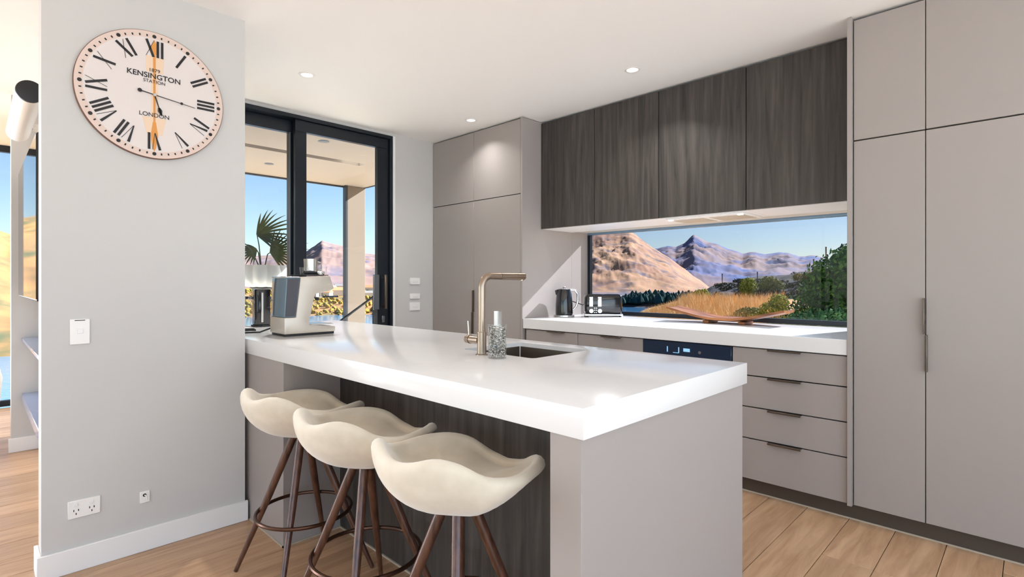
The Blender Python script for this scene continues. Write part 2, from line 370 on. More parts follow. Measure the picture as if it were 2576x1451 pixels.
obj('lower_panel', door_slab(FX, YU[1]+.002, YU[2]-.002, .085, .22), 'taupe', ov)
for (y0, y1, lab, h0, h1) in ((YU[2], YU[3], 'taupe base cabinet between the oven and the end cabinet', 1.97, 2.13), (YU[3], YU[4]-.02, 'taupe base cabinet under the kettle next to the pantry', 2.46, 2.62)):
    t = thing('base_cabinet', lab, 'cabinet', (3.35, (y0+y1)/2, 0), 'base cabinets under the bench')
    obj('body', B(FX+.021, 3.655, y0+.002, y1-.002, .083, .8215), 'carcass', t)
    for z0, z1 in ((.49, .818), (.085, .487)):
        d = obj('drawer', door_slab(FX, y0, y1, z0, z1), 'taupe', t); handle_lip(d, h0, h1, z1+.0015)
bt = obj('bench_worktop', B(3.0355, 3.884, .6635, 2.871, BB, BT, bev=.002), 'stone'); tag(bt, 'long white stone worktop below the splashback window', 'worktop')

# upper cupboards
UX = 3.25
labs = ['dark oak wall cupboard beside the tall taupe cupboard', 'dark oak wall cupboard over the oven, second from the right', 'dark oak wall cupboard second from the pantry', 'dark oak wall cupboard touching the pantry side']
for i in range(4):
    y0, y1 = YU[i], YU[i+1]-(.002 if i == 3 else 0)
    t = thing('wall_cupboard', labs[i], 'cupboard', (3.45, (y0+y1)/2, 1.616), 'dark oak wall cupboards')
    obj('body', B(UX+.021, 3.655, y0+.001, y1-.001, 1.632, 2.480), 'carcass', t)
    obj('underside', B(UX+.0205, 3.655, y0+.001, y1-.001, 1.6165, 1.6315), 'trim_white' , t)
    obj('door', door_slab(UX, y0, y1, 1.6165, 2.476, g=.0024), 'dark_oak', t)
hd = thing('range_hood', 'slim white hood insert under the dark wall cupboards', 'range hood', (3.45, 1.55, 1.6))
obj('panel', B(3.30, 3.62, 1.27, 1.79, 1.606, 1.6162, bev=.002), 'white_plastic', hd)
for yy in (1.40, 1.66): obj('filter', B(3.36, 3.58, yy-.11, yy+.11, 1.6035, 1.6058), 'filter_grey', hd)
for yy in (1.30, 1.765): obj('lamp', MB().lathe([(.018, 1.602), (.018, 1.6058)], (3.33, yy, 0), 16), 'lamp_glow', hd)

# pantry
PX = 3.03
t = thing('pantry_cabinet', 'full height taupe pantry with two pairs of doors beside the white wall', 'cabinet', (3.35, 3.45, 0))
obj('body', B(PX+.021, 3.655, 2.8925, 4.026, .083, 2.482), 'carcass', t)
obj('side_panel', B(PX, 3.655, 2.872, 2.892, .002, 2.4855, bev=.001), 'taupe', t)
for (y0, y1) in ((2.8925, 3.449), (3.449, 4.024)):
    obj('upper_door', door_slab(PX, y0, y1, 1.886, 2.478), 'taupe', t)
    d = obj('lower_door', door_slab(PX, y0, y1, .085, 1.883), 'taupe', t)
    hy = 3.4435 if y0 < 3 else 3.4545
    hz = (.93, 1.116) if y0 < 3 else (.745, .928)
    obj('handle', B(PX-.026, PX-.0003, hy-.003, hy+.003, *hz, bev=.001), 'handle_bronze', d, label='slim bronze edge pull')
obj('kickboard', B(PX+.04, PX+.055, 2.8925, 4.026, .002, .082), 'toe', t)

# ================================================================ ISLAND
IX0, IX1, IY0, IY1 = .968, 1.925, .727, 3.74
def worktop_with_hole(x0, x1, y0, y1, z0, z1, hole):
    hx0, hx1, hy0, hy1, rad = hole
    inner = []
    for (cx, cy, a0) in ((hx1-rad, hy1-rad, 0), (hx0+rad, hy1-rad, 90), (hx0+rad, hy0+rad, 180), (hx1-rad, hy0+rad, 270)):
        for k in range(6): a = R(a0+18*k); inner.append((cx+rad*math.cos(a), cy+rad*math.sin(a)))
    outer = [(x1, y1), (x0, y1), (x0, y0), (x1, y0)]
    bm = bmesh.new()
    def loop(pts, z):
        vs = [bm.verts.new((x, y, z)) for x, y in pts]
        return vs, [bm.edges.new((vs[i], vs[(i+1) % len(vs)])) for i in range(len(vs))]
    ot, oe = loop(outer, z1); it, ie = loop(inner, z1); ob, obe = loop(outer, z0); ib, ibe = loop(inner, z0)
    bmesh.ops.triangle_fill(bm, use_beauty=True, use_dissolve=False, edges=oe+ie)
    bmesh.ops.triangle_fill(bm, use_beauty=True, use_dissolve=False, edges=obe+ibe)
    for a, b in ((ot, ob), (it, ib)):
        n = len(a)
        for i in range(n): bm.faces.new((a[i], a[(i+1) % n], b[(i+1) % n], b[i]))
    bmesh.ops.recalc_face_normals(bm, faces=bm.faces[:])
    ed = [e for e in bm.edges if all(v in ot+ob for v in e.verts) and e.calc_face_angle(0) > .5]
    bmesh.ops.bevel(bm, geom=ed, offset=.002, segments=2, profile=.5, affect='EDGES')
    return MB().bm(bm)
SX0, SX1, SY0, SY1 = 1.47, 1.825, 1.338, 1.745
it = obj('island_worktop', worktop_with_hole(IX0, IX1, IY0, IY1, .827, BT, (SX0, SX1, SY0, SY1, .022)), 'stone', ang=30)
tag(it, 'thick white stone worktop of the kitchen island', 'worktop')
isl = thing('kitchen_island', 'taupe kitchen island with dark oak panel behind the stools', 'kitchen island', (1.45, 2.2, 0))
obj('end_panel', B(.974, 1.908, .737, .832, .001, .8265, bev=.0015), 'taupe', isl)
obj('left_block', B(.974, 1.249, 2.396, 3.72, .001, .8265, bev=.0015), 'taupe', isl)
obj('back_panel', B(1.2495, 1.27, .8325, 2.3955, .001, .8265), 'dark_oak', isl, label='dark oak panel')
obj('core', MB().box(1.2705, 1.43, .8325, 3.72, .002, .70).box(1.43, 1.89, .8325, 3.72, .085, .62), 'carcass', isl)
obj('seal_strip', MB().box(1.243, 1.249, .8325, 2.3955, .0005, .008).box(.968, .9735, 2.39, 2.795, .0005, .007).box(.968, 1.249, 2.39, 2.3955, .0005, .007), 'seal', isl)
for i in range(5):
    y0 = .834+i*.577; obj('door', door_slab(1.89, y0, min(y0+.577, 3.72), .087, .80), 'taupe', isl)
sk = thing('sink', 'undermounted square steel sink in the island worktop', 'sink', (1.65, 1.54, .64))
def basin(x0, x1, y0, y1, z0, z1, th=.003):
    m = MB(); m.box(x0, x1, y0, y1, z0-th, z0); m.box(x0-th, x0, y0-th, y1+th, z0-th, z1); m.box(x1, x1+th, y0-th, y1+th, z0-th, z1)
    m.box(x0, x1, y0-th, y0, z0-th, z1); m.box(x0, x1, y1, y1+th, z0-th, z1); return m
obj('bowl', basin(SX0+.005, SX1-.005, SY0+.005, SY1-.005, .66, .882), 'sink_steel', sk)
obj('waste', MB().lathe([(.045, .6605), (.045, .663), (.03, .663), (.028, .6612)], ((SX0+SX1)/2, (SY0+SY1)/2, 0), 20), 'chrome', sk)

tp = thing('tap', 'brushed copper kitchen mixer tap at the island sink', 'tap', (1.40, 1.546, BT))
pts = [(1.40, 1.546, .99), (1.40, 1.546, 1.165)]
for k in range(1, 9): a = R(90*k/8); pts.append((1.40+.045*(1-math.cos(a)), 1.546, 1.165+.045*math.sin(a)))
pts.append((1.50, 1.546, 1.21))
obj('body', MB().lathe([(.024, .9), (.024, .904), (.0185, .906), (.0185, .99), (.0165, .992)], (1.40, 1.546, 0), 24), 'copper_steel', tp)
obj('spout', MB().tube(pts, .0145, 16), 'copper_steel', tp)
obj('pullout_head', MB().tube([(1.501, 1.546, 1.21), (1.64, 1.546, 1.21)], .0152, 16).tube([(1.626, 1.546, 1.20), (1.626, 1.546, 1.191)], .0085, 12), 'copper_steel', tp)
kn = obj('lever_body', MB().tube([(1.40, 1.56, .957), (1.40, 1.612, .957)], .0165, 16).tube([(1.40, 1.6125, .957), (1.40, 1.635, .957)], [.0185, .0165], 16), 'copper_steel', tp)
obj('lever', MB().tube([(1.40, 1.622, .972), (1.40, 1.628, 1.03)], .003, 8), 'chrome', kn)

vz = thing('pebble_jar', 'clear glass jar of mixed grey pebbles beside the tap', 'jar', (1.385, 1.443, BT))
cx, cy = 1.385, 1.443
obj('glass', MB().lathe([(.0, .901), (.034, .901), (.0355, .904), (.0355, 1.028), (.0325, 1.028), (.0325, .906), (.0, .906)], (cx, cy, 0), 28, cap=False), 'clear', vz)
pm = MB(); random.seed(5)
ico = bmesh.new(); bmesh.ops.create_icosphere(ico, subdivisions=1, radius=1); IV = [v.co.copy() for v in ico.verts]; IF = [[v.index for v in f.verts] for f in ico.faces]; ico.free()
for lay in range(15):
    for k in range(22):
        a = random.random()*2*PI; rr = .0275*math.sqrt(random.random()) if k > 12 else .0275
        s = random.uniform(.0036, .0054); z = .911+lay*.0076+random.uniform(-.002, .002)
        pm.add([(cx+rr*math.cos(a)+v.x*s, cy+rr*math.sin(a)+v.y*s, z+v.z*s*.8) for v in IV], IF)
obj('pebbles', pm, 'pebble', vz, kind='stuff')
for dx, dy in ((.006, .012), (.002, -.010)):
    obj('glass_tube', MB().lathe([(.0085, 1.021), (.0085, 1.076), (.0068, 1.076), (.0068, 1.021)], (cx+dx, cy+dy, 0), 14, cap=False), 'white_plastic' if dy > 0 else 'clear', vz)

# ---------------------------------------------------------------- coffee machine
cm = thing('coffee_machine', 'silver espresso machine with water tank on the island', 'coffee machine', (1.28, 2.95, BT))
CY0, CY1 = 2.782, 2.975
prof = [(1.137, .912), (1.42, .912), (1.42, .941), (1.275, .955), (1.272, .972), (1.303, 1.122), (1.384, 1.136), (1.413, 1.15), (1.388, 1.222), (1.223, 1.213), (1.199, 1.0), (1.137, 1.0)]
obj('body', MB().prism(prof, 'Y', CY0, CY1, bev=.006), 'champagne', cm)
obj('base_plate', B(1.145, 1.415, CY0+.008, CY1-.008, .9005, .9115), 'black_matt', cm)
tkp = [(1.137, 1.001), (1.197, 1.001), (1.2205, 1.208), (1.148, 1.208)]
tank = obj('water_tank', MB().prism(tkp, 'Y', CY0+.004, CY1-.002, bev=.004), 'tank', cm, label='translucent blue water tank')
obj('tank_lid', B(1.146, 1.222, CY0+.002, CY1, 1.2085, 1.216, bev=.002), 'chrome', tank)
obj('tank_side', MB().prism([(1.1425, 1.006), (1.1935, 1.006), (1.214, 1.203), (1.155, 1.203)], 'Y', CY0+.0005, CY0+.0035), 'tank_dark', tank, label='smoked dark side of the tank')
obj('brew_head', MB().lathe([(.03, 1.10), (.034, 1.104), (.034, 1.135)], (1.355, (CY0+CY1)/2, 0), 24), 'chrome', cm)
obj('spout', MB().tube([(1.355, CY0+.085, 1.10), (1.36, CY0+.085, 1.085)], .006, 8).tube([(1.355, CY0+.11, 1.10), (1.36, CY0+.11, 1.085)], .006, 8), 'black_matt', cm)
obj('drip_tray', MB().box(1.288, 1.415, CY0+.015, CY1-.015, .9525, .957).box(1.29, 1.412, CY0+.03, CY0+.034, .957, .959), 'steel', cm)
obj('cup_plate', MB().box(1.235, 1.385, CY0+.012, CY1-.012, 1.2225, 1.2265, bev=.001), 'black_matt', cm)
def cup(name, label, cat, c, prof, material, group=None, extra=None):
    t = thing(name, label, cat, c, group)
    p2 = [(r, z) for r, z in prof]; inn = [(max(r-.002, 0), z if i else z+.002) for i, (r, z) in enumerate(prof)][::-1]
    obj('cup', MB().lathe([(0, p2[0][1])]+p2+inn+[(0, p2[0][1]+.002)], c, 24, cap=False), material, t)
    if extra: extra(t)
    return t
zt = 1.2268
cup('milk_jug', 'brushed steel milk jug on top of the espresso machine', 'jug', (1.325, 2.885, zt), [(.036, .0), (.037, .004), (.035, .05), (.037, .088)], 'steel',
    extra=lambda t: obj('handle', MB().tube([(1.325+.034, 2.885, zt+.075), (1.325+.062, 2.885, zt+.07), (1.325+.062, 2.885, zt+.03), (1.325+.034, 2.885, zt+.02)], .004, 8), 'steel', t))
cup('espresso_glass', 'small clear glass right of the milk jug', 'glass', (1.372, 2.83, zt), [(.015, 0), (.02, .045)], 'clear', 'small glasses on the espresso machine')
cup('espresso_glass', 'small clear glass left of the milk jug', 'glass', (1.262, 2.84, zt), [(.015, 0), (.02, .04)], 'clear', 'small glasses on the espresso machine')
tr = thing('portafilter', 'dark portafilter lying before the milk jug', 'portafilter', (1.30, 2.81, zt))
obj('basket', MB().lathe([(.022, 0), (.024, .004), (.024, .018), (.019, .018), (.018, .006)], (1.345, 2.815, zt), 20), 'chrome', tr)
obj('grip', MB().tube([(1.322, 2.815, zt+.011), (1.30, 2.813, zt+.012), (1.255, 2.812, zt+.011)], [.006, .009, .010], 10), 'black_matt', tr)

gr = thing('milk_frother', 'black upright milk frother behind the espresso machine', 'appliance', (1.305, 3.56, BT))
obj('body', B(1.262, 1.348, 3.51, 3.60, .912, 1.142, bev=.008), 'black_gloss', gr)
obj('foot', B(1.258, 1.352, 3.506, 3.604, .9005, .9118, bev=.002), 'black_matt', gr)
obj('grip_strip', B(1.285, 1.299, 3.500, 3.5095, .93, 1.12, bev=.002), 'steel', gr)
ja = thing('glass_canister', 'clear glass canister beside the black milk frother', 'canister', (1.235, 3.682, BT))
obj('glass', MB().lathe([(0, .901), (.05, .901), (.052, .905), (.052, 1.06), (.045, 1.075), (.043, 1.075), (.049, 1.058), (.049, .905), (0, .904)], (1.235, 3.682, 0), 28, cap=False), 'clear', ja)
obj('lid', MB().lathe([(.046, 1.0755), (.047, 1.078), (.047, 1.092), (.012, 1.095), (.012, 1.108)], (1.235, 3.682, 0), 24), 'steel', ja)
cd = obj('power_cord', MB().tube([(1.165, 2.99, .945), (1.155, 3.02, .93), (1.12, 3.07, .908), (1.05, 3.12, .9055), (1.02, 3.2, .9055), (1.08, 3.27, .9055), (1.16, 3.25, .9055), (1.18, 3.33, .9055), (1.08, 3.40, .9055), (1.03, 3.33, .9055), (1.10, 3.24, .912), (1.02, 3.15, .916), (.985, 3.10, .92)], .0045, 8), 'cord')
tag(cd, 'loose black power cord lying behind the espresso machine', 'cord')

# ---------------------------------------------------------------- bar stools
def seat_mesh():
    n = 72; V = []; F = []
    th = [2*PI*k/n for k in range(n)]
    def ip(a, xs, ys):
        a = abs((math.degrees(a)+180) % 360-180); return float(np.interp(a, xs, ys))
    rows = []
    for a in th:
        ca, sa = math.cos(a), math.sin(a)
        rr = ip(a, [0, 20, 38, 55, 75, 95, 115, 132, 148, 165, 180], [.218, .229, .241, .2455, .2455, .2455, .244, .240, .238, .236, .234])
        H = SM(abs((math.degrees(a)+180) % 360-180))
        rows.append((ca, sa, rr, H))
    prof = []
    NI, NO = 10, 12
    def ring(ca, sa, rho, z): return (ca*rho, sa*rho, z)
    zin, zb = .634, .566
    rings = []
    for j in range(1, NI+1):
        s = j/NI; rg = []
        for ca, sa, rr, H in rows:
            ri = rr-.040; p = 4.2 if ca < .3 else 2.6
            rg.append(ring(ca, sa, ri*s, zin+(H-.020-zin)*(s**p)))
        rings.append(rg)
    for (dr, dz) in ((-.035, -.009), (-.027, -.002), (-.018, .0), (-.009, -.003), (-.002, -.011), (0, -.020)):
        rings.append([ring(ca, sa, rr+dr, H+dz) for ca, sa, rr, H in rows])
    for j in range(1, NO+1):
        s = 1-j/NO; rg = []
        for ca, sa, rr, H in rows:
            wq = min(1, max(0, (ca+.45)/.8)); r1 = math.sin(s*PI/2)**.85; g1 = (1-math.cos(s*PI/2))**.8; rho = .055+(rr-.055)*(r1*(1-wq)+s*wq); g = g1*(1-wq)+s**1.25*wq
            rg.append(ring(ca, sa, rho, zb+(H-.020-zb)*g))
        rings.append(rg)
    V = [(0, 0, zin)]+[p for rg in rings for p in rg]+[(0, 0, zb)]
    for k in range(n): F.append((0, 1+k, 1+(k+1) % n))
    for j in range(len(rings)-1):
        for k in range(n): F.append((1+j*n+k, 1+(j+1)*n+k, 1+(j+1)*n+(k+1) % n, 1+j*n+(k+1) % n))
    b = 1+(len(rings)-1)*n
    for k in range(n): F.append((b+k, len(V)-1, b+(k+1) % n))
    m = MB(); m.add(V, F); return m
HX = [0, 20, 38, 55, 75, 95, 115, 132, 148, 165, 180]
HY = [.640, .652, .690, .702, .703, .697, .710, .750, .762, .742, .733]
def SM(a):
    v = sum(float(np.interp(min(max(abs(a+d), 0), 180) if a+d <= 180 else 360-(a+d), HX, HY)) for d in (-6, -3, 0, 3, 6))/5
    return v
def stool():
    t = thing('bar_stool', '', 'bar stool', (0, 0, 0), 'cream bar stools at the island')
    obj('seat', seat_mesh(), 'velvet', t, ang=80)
    obj('seat_mount', MB().lathe([(.046, .548), (.054, .555), (.054, .5675)], (0, 0, 0), 20), 'bronze', t)
    for sx in (-1, 1):
        for sy in (-1, 1):
            obj('leg', MB().tube([(sx*.028, sy*.028, .562), (sx*.098, sy*.098, .32), (sx*.195, sy*.195, .0035)], [.0165, .0145, .0085], 12), 'walnut', t)
    obj('foot_ring', MB().tube([(.184*math.cos(2*PI*k/48), .184*math.sin(2*PI*k/48), .25) for k in range(48)], .0075, 8, closed=True), 'bronze', t)
    return t
s0 = stool()
for i, (yy, rz, lab) in enumerate(((2.148, 3, 'cream upholstered bar stool nearest the clock wall'), (1.654, 3, 'cream upholstered bar stool in the middle of the three'), (1.158, 3, 'cream upholstered bar stool nearest the island end panel'))):
    s = s0 if i == 0 else copy_tree(s0)
    s.location = (.96, yy, 0); s.rotation_euler = (0, 0, R(rz)); s['label'] = lab

# ---------------------------------------------------------------- bench things
kt = thing('kettle', 'black electric kettle with chrome handle on the bench', 'kettle', (3.43, 2.775, BT))
kc = (3.43, 2.775, 0)
obj('base', MB().lathe([(.083, .9005), (.086, .904), (.085, .916), (.075, .920)], kc, 28), 'steel', kt)
obj('body', MB().lathe([(.068, .9205), (.072, .925), (.071, 1.0), (.064, 1.08), (.052, 1.128), (.03, 1.136)], kc, 28), 'black_gloss', kt)
obj('lid_knob', MB().lathe([(.012, 1.1365), (.014, 1.145), (.006, 1.150)], kc, 16), 'chrome', kt)
hx, hy = .70, -.71
def hp(r, z): return (kc[0]+hx*r, kc[1]+hy*r, z)
obj('handle', MB().tube([hp(.045, 1.125), hp(.085, 1.125), hp(.112, 1.09), hp(.115, 1.04), hp(.10, .985), hp(.074, .96)], [.009, .010, .010, .010, .009, .008], 10), 'chrome', kt)
obj('spout', MB().tube([(3.43-hx*.05, 2.775-hy*.05, 1.09), (3.43-hx*.066, 2.775-hy*.066, 1.122)], [.022, .012], 12), 'black_gloss', kt)
to = thing('toaster', 'black and chrome four slice toaster on the bench', 'toaster', (0, 0, 0), rz=0)
def toaster(t):
    obj('shell', MB().box(-.075, .075, -.155, .155, .018, .185, bev=.028), 'black_gloss', t, ang=60)
    obj('base', MB().box(-.077, .077, -.157, .157, .008, .0255, bev=.004), 'chrome', t)
    for x in (-.06, .06):
        for yy in (-.135, .135): obj('foot', MB().lathe([(.01, .0005), (.012, .0078)], (x, yy, 0), 12), 'black_matt', t)
    for yy in (.105, .035):
        obj('lever_slot', B(-.0775, -.0752, yy-.015, yy+.015, .085, .165, bev=.001), 'steel', t)
        lv = obj('lever', B(-.094, -.0778, yy-.014, yy+.014, .143, .153, bev=.003), 'chrome', t)
        obj('dial', MB().lathe([(.017, -.088), (.018, -.084), (.018, -.0752)], (0, yy, .05), 20, 'X'), 'chrome', t)
    for k in range(3):
        for yy in (.077, .062): obj('button', MB().lathe([(.0045, -.079), (.0045, -.0752)], (0, yy, .037+k*.018), 10, 'X'), 'steel', t)
    for x in (-.035, .035):
        for yy in (-.075, .075): obj('bread_slot', B(x-.012, x+.012, yy-.062, yy+.062, .1852, .1858), 'slot', t)
toaster(to); to.location = (3.69, 2.575, BT); to.rotation_euler = (0, 0, R(44))
bpy.context.view_layer.update(); iv = to.matrix_world.inverted()
tc = obj('cord', MB().tube([iv @ Vector(p) for p in ((3.70, 2.665, .96), (3.69, 2.76, .985), (3.62, 2.83, 1.02), (3.56, 2.868, 1.03))], .004, 8), 'cord'); tc.parent = to
ty = thing('wooden_tray', 'long curved wooden serving board on two feet on the bench', 'serving board', (3.68, 1.53, BT))
def tray():
    m = MB(); n = 28; ws = 7; V = []; F = []
    for side in (0, 1):
        for i in range(n+1):
            s = -1+2*i/n; yy = 1.53+s*.405; hw = .115*(1-.12*abs(s)**3)
            z0 = .916+.068*max(0, abs(s)-.18)**1.25/.82**1.25
            for k in range(ws+1):
                q = -1+2*k/ws; V.append((3.68+q*hw, yy, z0+.010*q*q+(.016 if side else 0)))
    W = ws+1; P = (n+1)*W
    for i in range(n):
        for k in range(ws):
            a = i*W+k; F.append((a, a+W, a+W+1, a+1)); F.append((P+a, P+a+1, P+a+W+1, P+a+W))
        F.append((i*W, P+i*W, P+(i+1)*W, (i+1)*W)); F.append((i*W+ws, (i+1)*W+ws, P+(i+1)*W+ws, P+i*W+ws))
    for k in range(ws):
        F.append((k, k+1, P+k+1, P+k)); a = n*W+k; F.append((a, P+a, P+a+1, a+1))
    return m.add(V, F)
obj('board', tray(), 'acacia', ty, ang=50)
for yy in (1.645, 1.40): obj('foot', B(3.60, 3.76, yy-.022, yy+.022, .9005, .9195, bev=.003), 'acacia', ty)

# ---------------------------------------------------------------- clock
CX, CZ, CR, CFY = .566, 2.016, .281, 2.790
ck = thing('wall_clock', 'large round white clock with roman numerals on the nib wall', 'clock', (CX, 2.8, CZ))
obj('disc', MB().lathe([(CR-.002, CFY), (CR, CFY+.002), (CR, 2.8085)], (CX, 0, CZ), 96, 'Y'), 'clock_edge', ck)
def ringflat(r0, r1, y, seg=96):
    V = []; F = []
    for k in range(seg):
        a = 2*PI*k/seg; V += [(CX+r0*math.sin(a), y, CZ+r0*math.cos(a)), (CX+r1*math.sin(a), y, CZ+r1*math.cos(a))]
    for k in range(seg): j = (k+1) % seg; F.append((2*k, 2*k+1, 2*j+1, 2*j))
    return MB().add(V, F)
obj('rim_band', ringflat(CR*.885, CR-.0025, CFY-.0004), 'clock_rim', ck, smooth=False)
obj('dial', MB().lathe([(CR*.89, CFY-.0007), (CR*.89, CFY-.0002)], (CX, 0, CZ), 96, 'Y'), 'clock_face', ck, smooth=False)
def flat(polys, y, name, material, par=ck, th=.0006):
    m = MB()
    for p in polys: m.prism([(CX+a, CZ+b) for a, b in p], 'Y', y-th, y)
    return obj(name, m, material, par, smooth=False)
# amber and peach streak down the middle of the dial
flat([[(-.032*CR/.281, .170), (.036, .170), (.034, .100), (-.030, .100)], [(-.012, .098), (.014, .098), (.014, -.10), (-.013, -.10)], [(-.045, -.10), (.045, -.10), (.03, -.175), (-.028, -.175)]], CFY-.0008, 'pale_stain', 'peach')
flat([[(0, .245), (.014, .215), (.008, .18), (-.007, .18), (-.013, .215)], [(-.005, .18), (.005, .18), (.004, -.12), (-.004, -.12)], [(-.006, -.12), (.006, -.12), (.014, -.18), (.006, -.235), (0, -.25), (-.008, -.235), (-.014, -.18)]], CFY-.0014, 'amber_stain', 'amber')
def rot(pts, a):  # clockwise by a from 12 o'clock
    c, s = math.cos(a), math.sin(a); return [(x*c+y*s, -x*s+y*c) for x, y in pts]
def bar(x0, y0, x1, y1, w0, w1=None):
    w1 = w0 if w1 is None else w1
    d = Vector((x1-x0, y1-y0)).normalized(); n = Vector((-d.y, d.x))
    return [(x0+n.x*w0/2, y0+n.y*w0/2), (x0-n.x*w0/2, y0-n.y*w0/2), (x1-n.x*w1/2, y1-n.y*w1/2), (x1+n.x*w1/2, y1+n.y*w1/2)]
R0, R1 = CR*.60, CR*.86
def numeral(txt):
    wd = {'I': .0165, 'V': .040, 'X': .042}; tot = sum(wd[c] for c in txt); x = -tot/2; out = []
    for c in txt:
        c0 = x+wd[c]/2
        if c == 'I': out.append(bar(c0, R0, c0, R1, .0098))
        if c == 'V': out += [bar(c0-.013, R1, c0+.006, R0, .0105, .004), bar(c0+.015, R1, c0+.007, R0, .0018)]
        if c == 'X': out += [bar(c0-.013, R1, c0+.013, R0, .0102), bar(c0+.015, R1, c0-.015, R0, .0018)]
        x += wd[c]
    return out
for h, txt in enumerate(['XII', 'I', 'II', 'III', 'IV', 'V', 'VI', 'VII', 'VIII', 'IX', 'X', 'XI']):
    flat([rot(p, h*PI/6) for p in numeral(txt)], CFY-.0021, 'numeral', 'ink')
def disc2(cx, cy, r, seg=14): return [(cx+r*math.cos(2*PI*k/seg), cy+r*math.sin(2*PI*k/seg)) for k in range(seg)]
for k in range(60):
    a = k*PI/30; rr = CR*.925
    if k % 5 == 0: flat([disc2(rr*math.sin(a), rr*math.cos(a), .0078)], CFY-.001, 'hour_dot', 'ink')
    else: flat([rot(bar(0, rr-.0045, 0, rr+.0045, .0055), a)], CFY-.001, 'minute_mark', 'ink')
dg = bpy.context.evaluated_depsgraph_get()
def lettering(txt, size, cz, name='lettering', bold=0.):
    cu = bpy.data.curves.new(txt, 'FONT'); cu.body = txt; cu.size = size; cu.align_x = 'CENTER'; cu.align_y = 'CENTER'; cu.extrude = .0003; cu.offset = bold
    to_ = bpy.data.objects.new(txt, cu); COL.objects.link(to_)
    bpy.context.view_layer.update(); me = bpy.data.meshes.new_from_object(to_.evaluated_get(bpy.context.evaluated_depsgraph_get()))
    bpy.data.objects.remove(to_); me.materials.clear(); me.materials.append(MATS['ink'])
    me.transform(Matrix.Rotation(PI/2, 4, 'X')); me.transform(Matrix.Translation((0, CFY-.0026-2.8, cz)))
    o = bpy.data.objects.new(name, me); COL.objects.link(o); o.parent = ck; return o
lettering('1879', .022, .108); lettering('KENSINGTON', .032, .082, bold=.0004); lettering('STATION', .020, .058); lettering('LONDON', .026, -.090)
def hand(name, ang, L, tail, w, spade):
    a = R(ang); ps = [rot(bar(0, -tail, 0, L, w, w*.5), a)]
    if spade: ps.append(rot([(0, L+.006), (.009, L-.018), (.004, L-.032), (-.004, L-.032), (-.009, L-.018)], a))
    return flat(ps, CFY-.006 if spade else CFY-.008, name, 'ink', th=.0012), a
hand('hour_hand', 163, .088, .0, .0052, True)
hm = MB()
hand('minute_hand', 98, .160, .052, .0042, False)
a = R(98)
flat([disc2(-.056*math.sin(a), -.056*math.cos(a), .0085), disc2(.105*math.sin(a), .105*math.cos(a), .006)], CFY-.0095, 'hand_ornament', 'ink')
obj('hub', MB().lathe([(.006, CFY-.012), (.0075, CFY-.010), (.0075, CFY)], (CX, 0, CZ), 16, 'Y'), 'steel', ck)

# ---------------------------------------------------------------- switches and sockets
def plate(name, label, x0, x1, z0, z1, y, cat='switch'):
    t = thing(name, label, cat, ((x0+x1)/2, y, (z0+z1)/2)); obj('plate', B(x0, x1, y-.009, y-.0002, z0, z1, bev=.002), 'white_plastic', t); return t
t = plate('light_switch', 'white single light switch below the clock', .277, .342, .930, 1.034, 2.81)
obj('rocker', B(.300, .320, 2.798, 2.8008, .975, .995, bev=.001), 'trim_white', t); obj('label_slot', B(.292, .326, 2.8003, 2.8008, 1.027, 1.030), 'slot', t)
t = plate('wall_socket', 'white double power socket near the floor', .270, .377, .218, .290, 2.81, 'socket')
for xx in (.297, .348):
    obj('rocker', B(xx-.006, xx+.006, 2.797, 2.8008, .268, .279, bev=.001), 'trim_white', t)
    obj('pin_holes', MB().add([], []).box(xx-.009, xx-.006, 2.8003, 2.8008, .246, .254).box(xx+.006, xx+.009, 2.8003, 2.8008, .246, .254).box(xx-.0015, xx+.0015, 2.8003, 2.8008, .232, .240), 'slot', t)
t = plate('cable_outlet', 'small white cable outlet with dark hole near the floor', .515, .552, .212, .262, 2.81, 'socket')
obj('hole', MB().lathe([(.007, 2.8003), (.007, 2.8008)], (.532, 0, .246), 14, 'Y'), 'slot', t); obj('cable_hook', MB().tube([(.532, 2.800, .246), (.537, 2.79, .244), (.539, 2.789, .225)], .0025, 8), 'white_plastic', t)
for lab, z0, z1 in (('uppermost of three white switch plates beside the pantry', 1.165, 1.225), ('middle white switch plate beside the pantry', 1.035, 1.082), ('lowest of three white switch plates beside the pantry', .93, 1.002)):
    t = plate('switch_plate', lab, 2.77, 2.88, z0, z1, 4.03); obj('rocker', B(2.80, 2.85, 4.018, 4.0208, (z0+z1)/2-.01, (z0+z1)/2+.01, bev=.001), 'trim_white', t)

# ---------------------------------------------------------------- ceiling downlights
for x, yy, lab in ((1.474, 3.264, 'recessed ceiling downlight nearest the clock wall'), (2.841, 1.762, 'recessed ceiling downlight in front of the dark cupboards'), (2.814, 3.236, 'recessed ceiling downlight near the pantry')):
    t = thing('downlight', lab, 'downlight', (x, yy, ZC), 'recessed ceiling downlights')
    obj('trim', MB().lathe([(.034, ZC-.0005), (.036, ZC-.004), (.048, ZC-.003), (.050, ZC-.0005)], (x, yy, 0), 28, cap=False), 'white_plastic', t)
    l = bpy.data.lights.new('downlight_lamp', 'AREA'); l.shape = 'DISK'; l.size = .06; l.energy = 4.4 if x < 2 else (2.2 if yy < 2 else 1.1); l.spread = R(120); l.color = (1, .985, .96)
    lo_ = bpy.data.objects.new('downlight_lamp', l); COL.objects.link(lo_); lo_.parent = t; lo_.location = (0, 0, -.006)
    obj('lens', MB().lathe([(.0, ZC-.0012), (.0335, ZC-.0012), (.0335, ZC-.0004)], (x, yy, 0), 24, cap=False), 'lamp_glow', t)

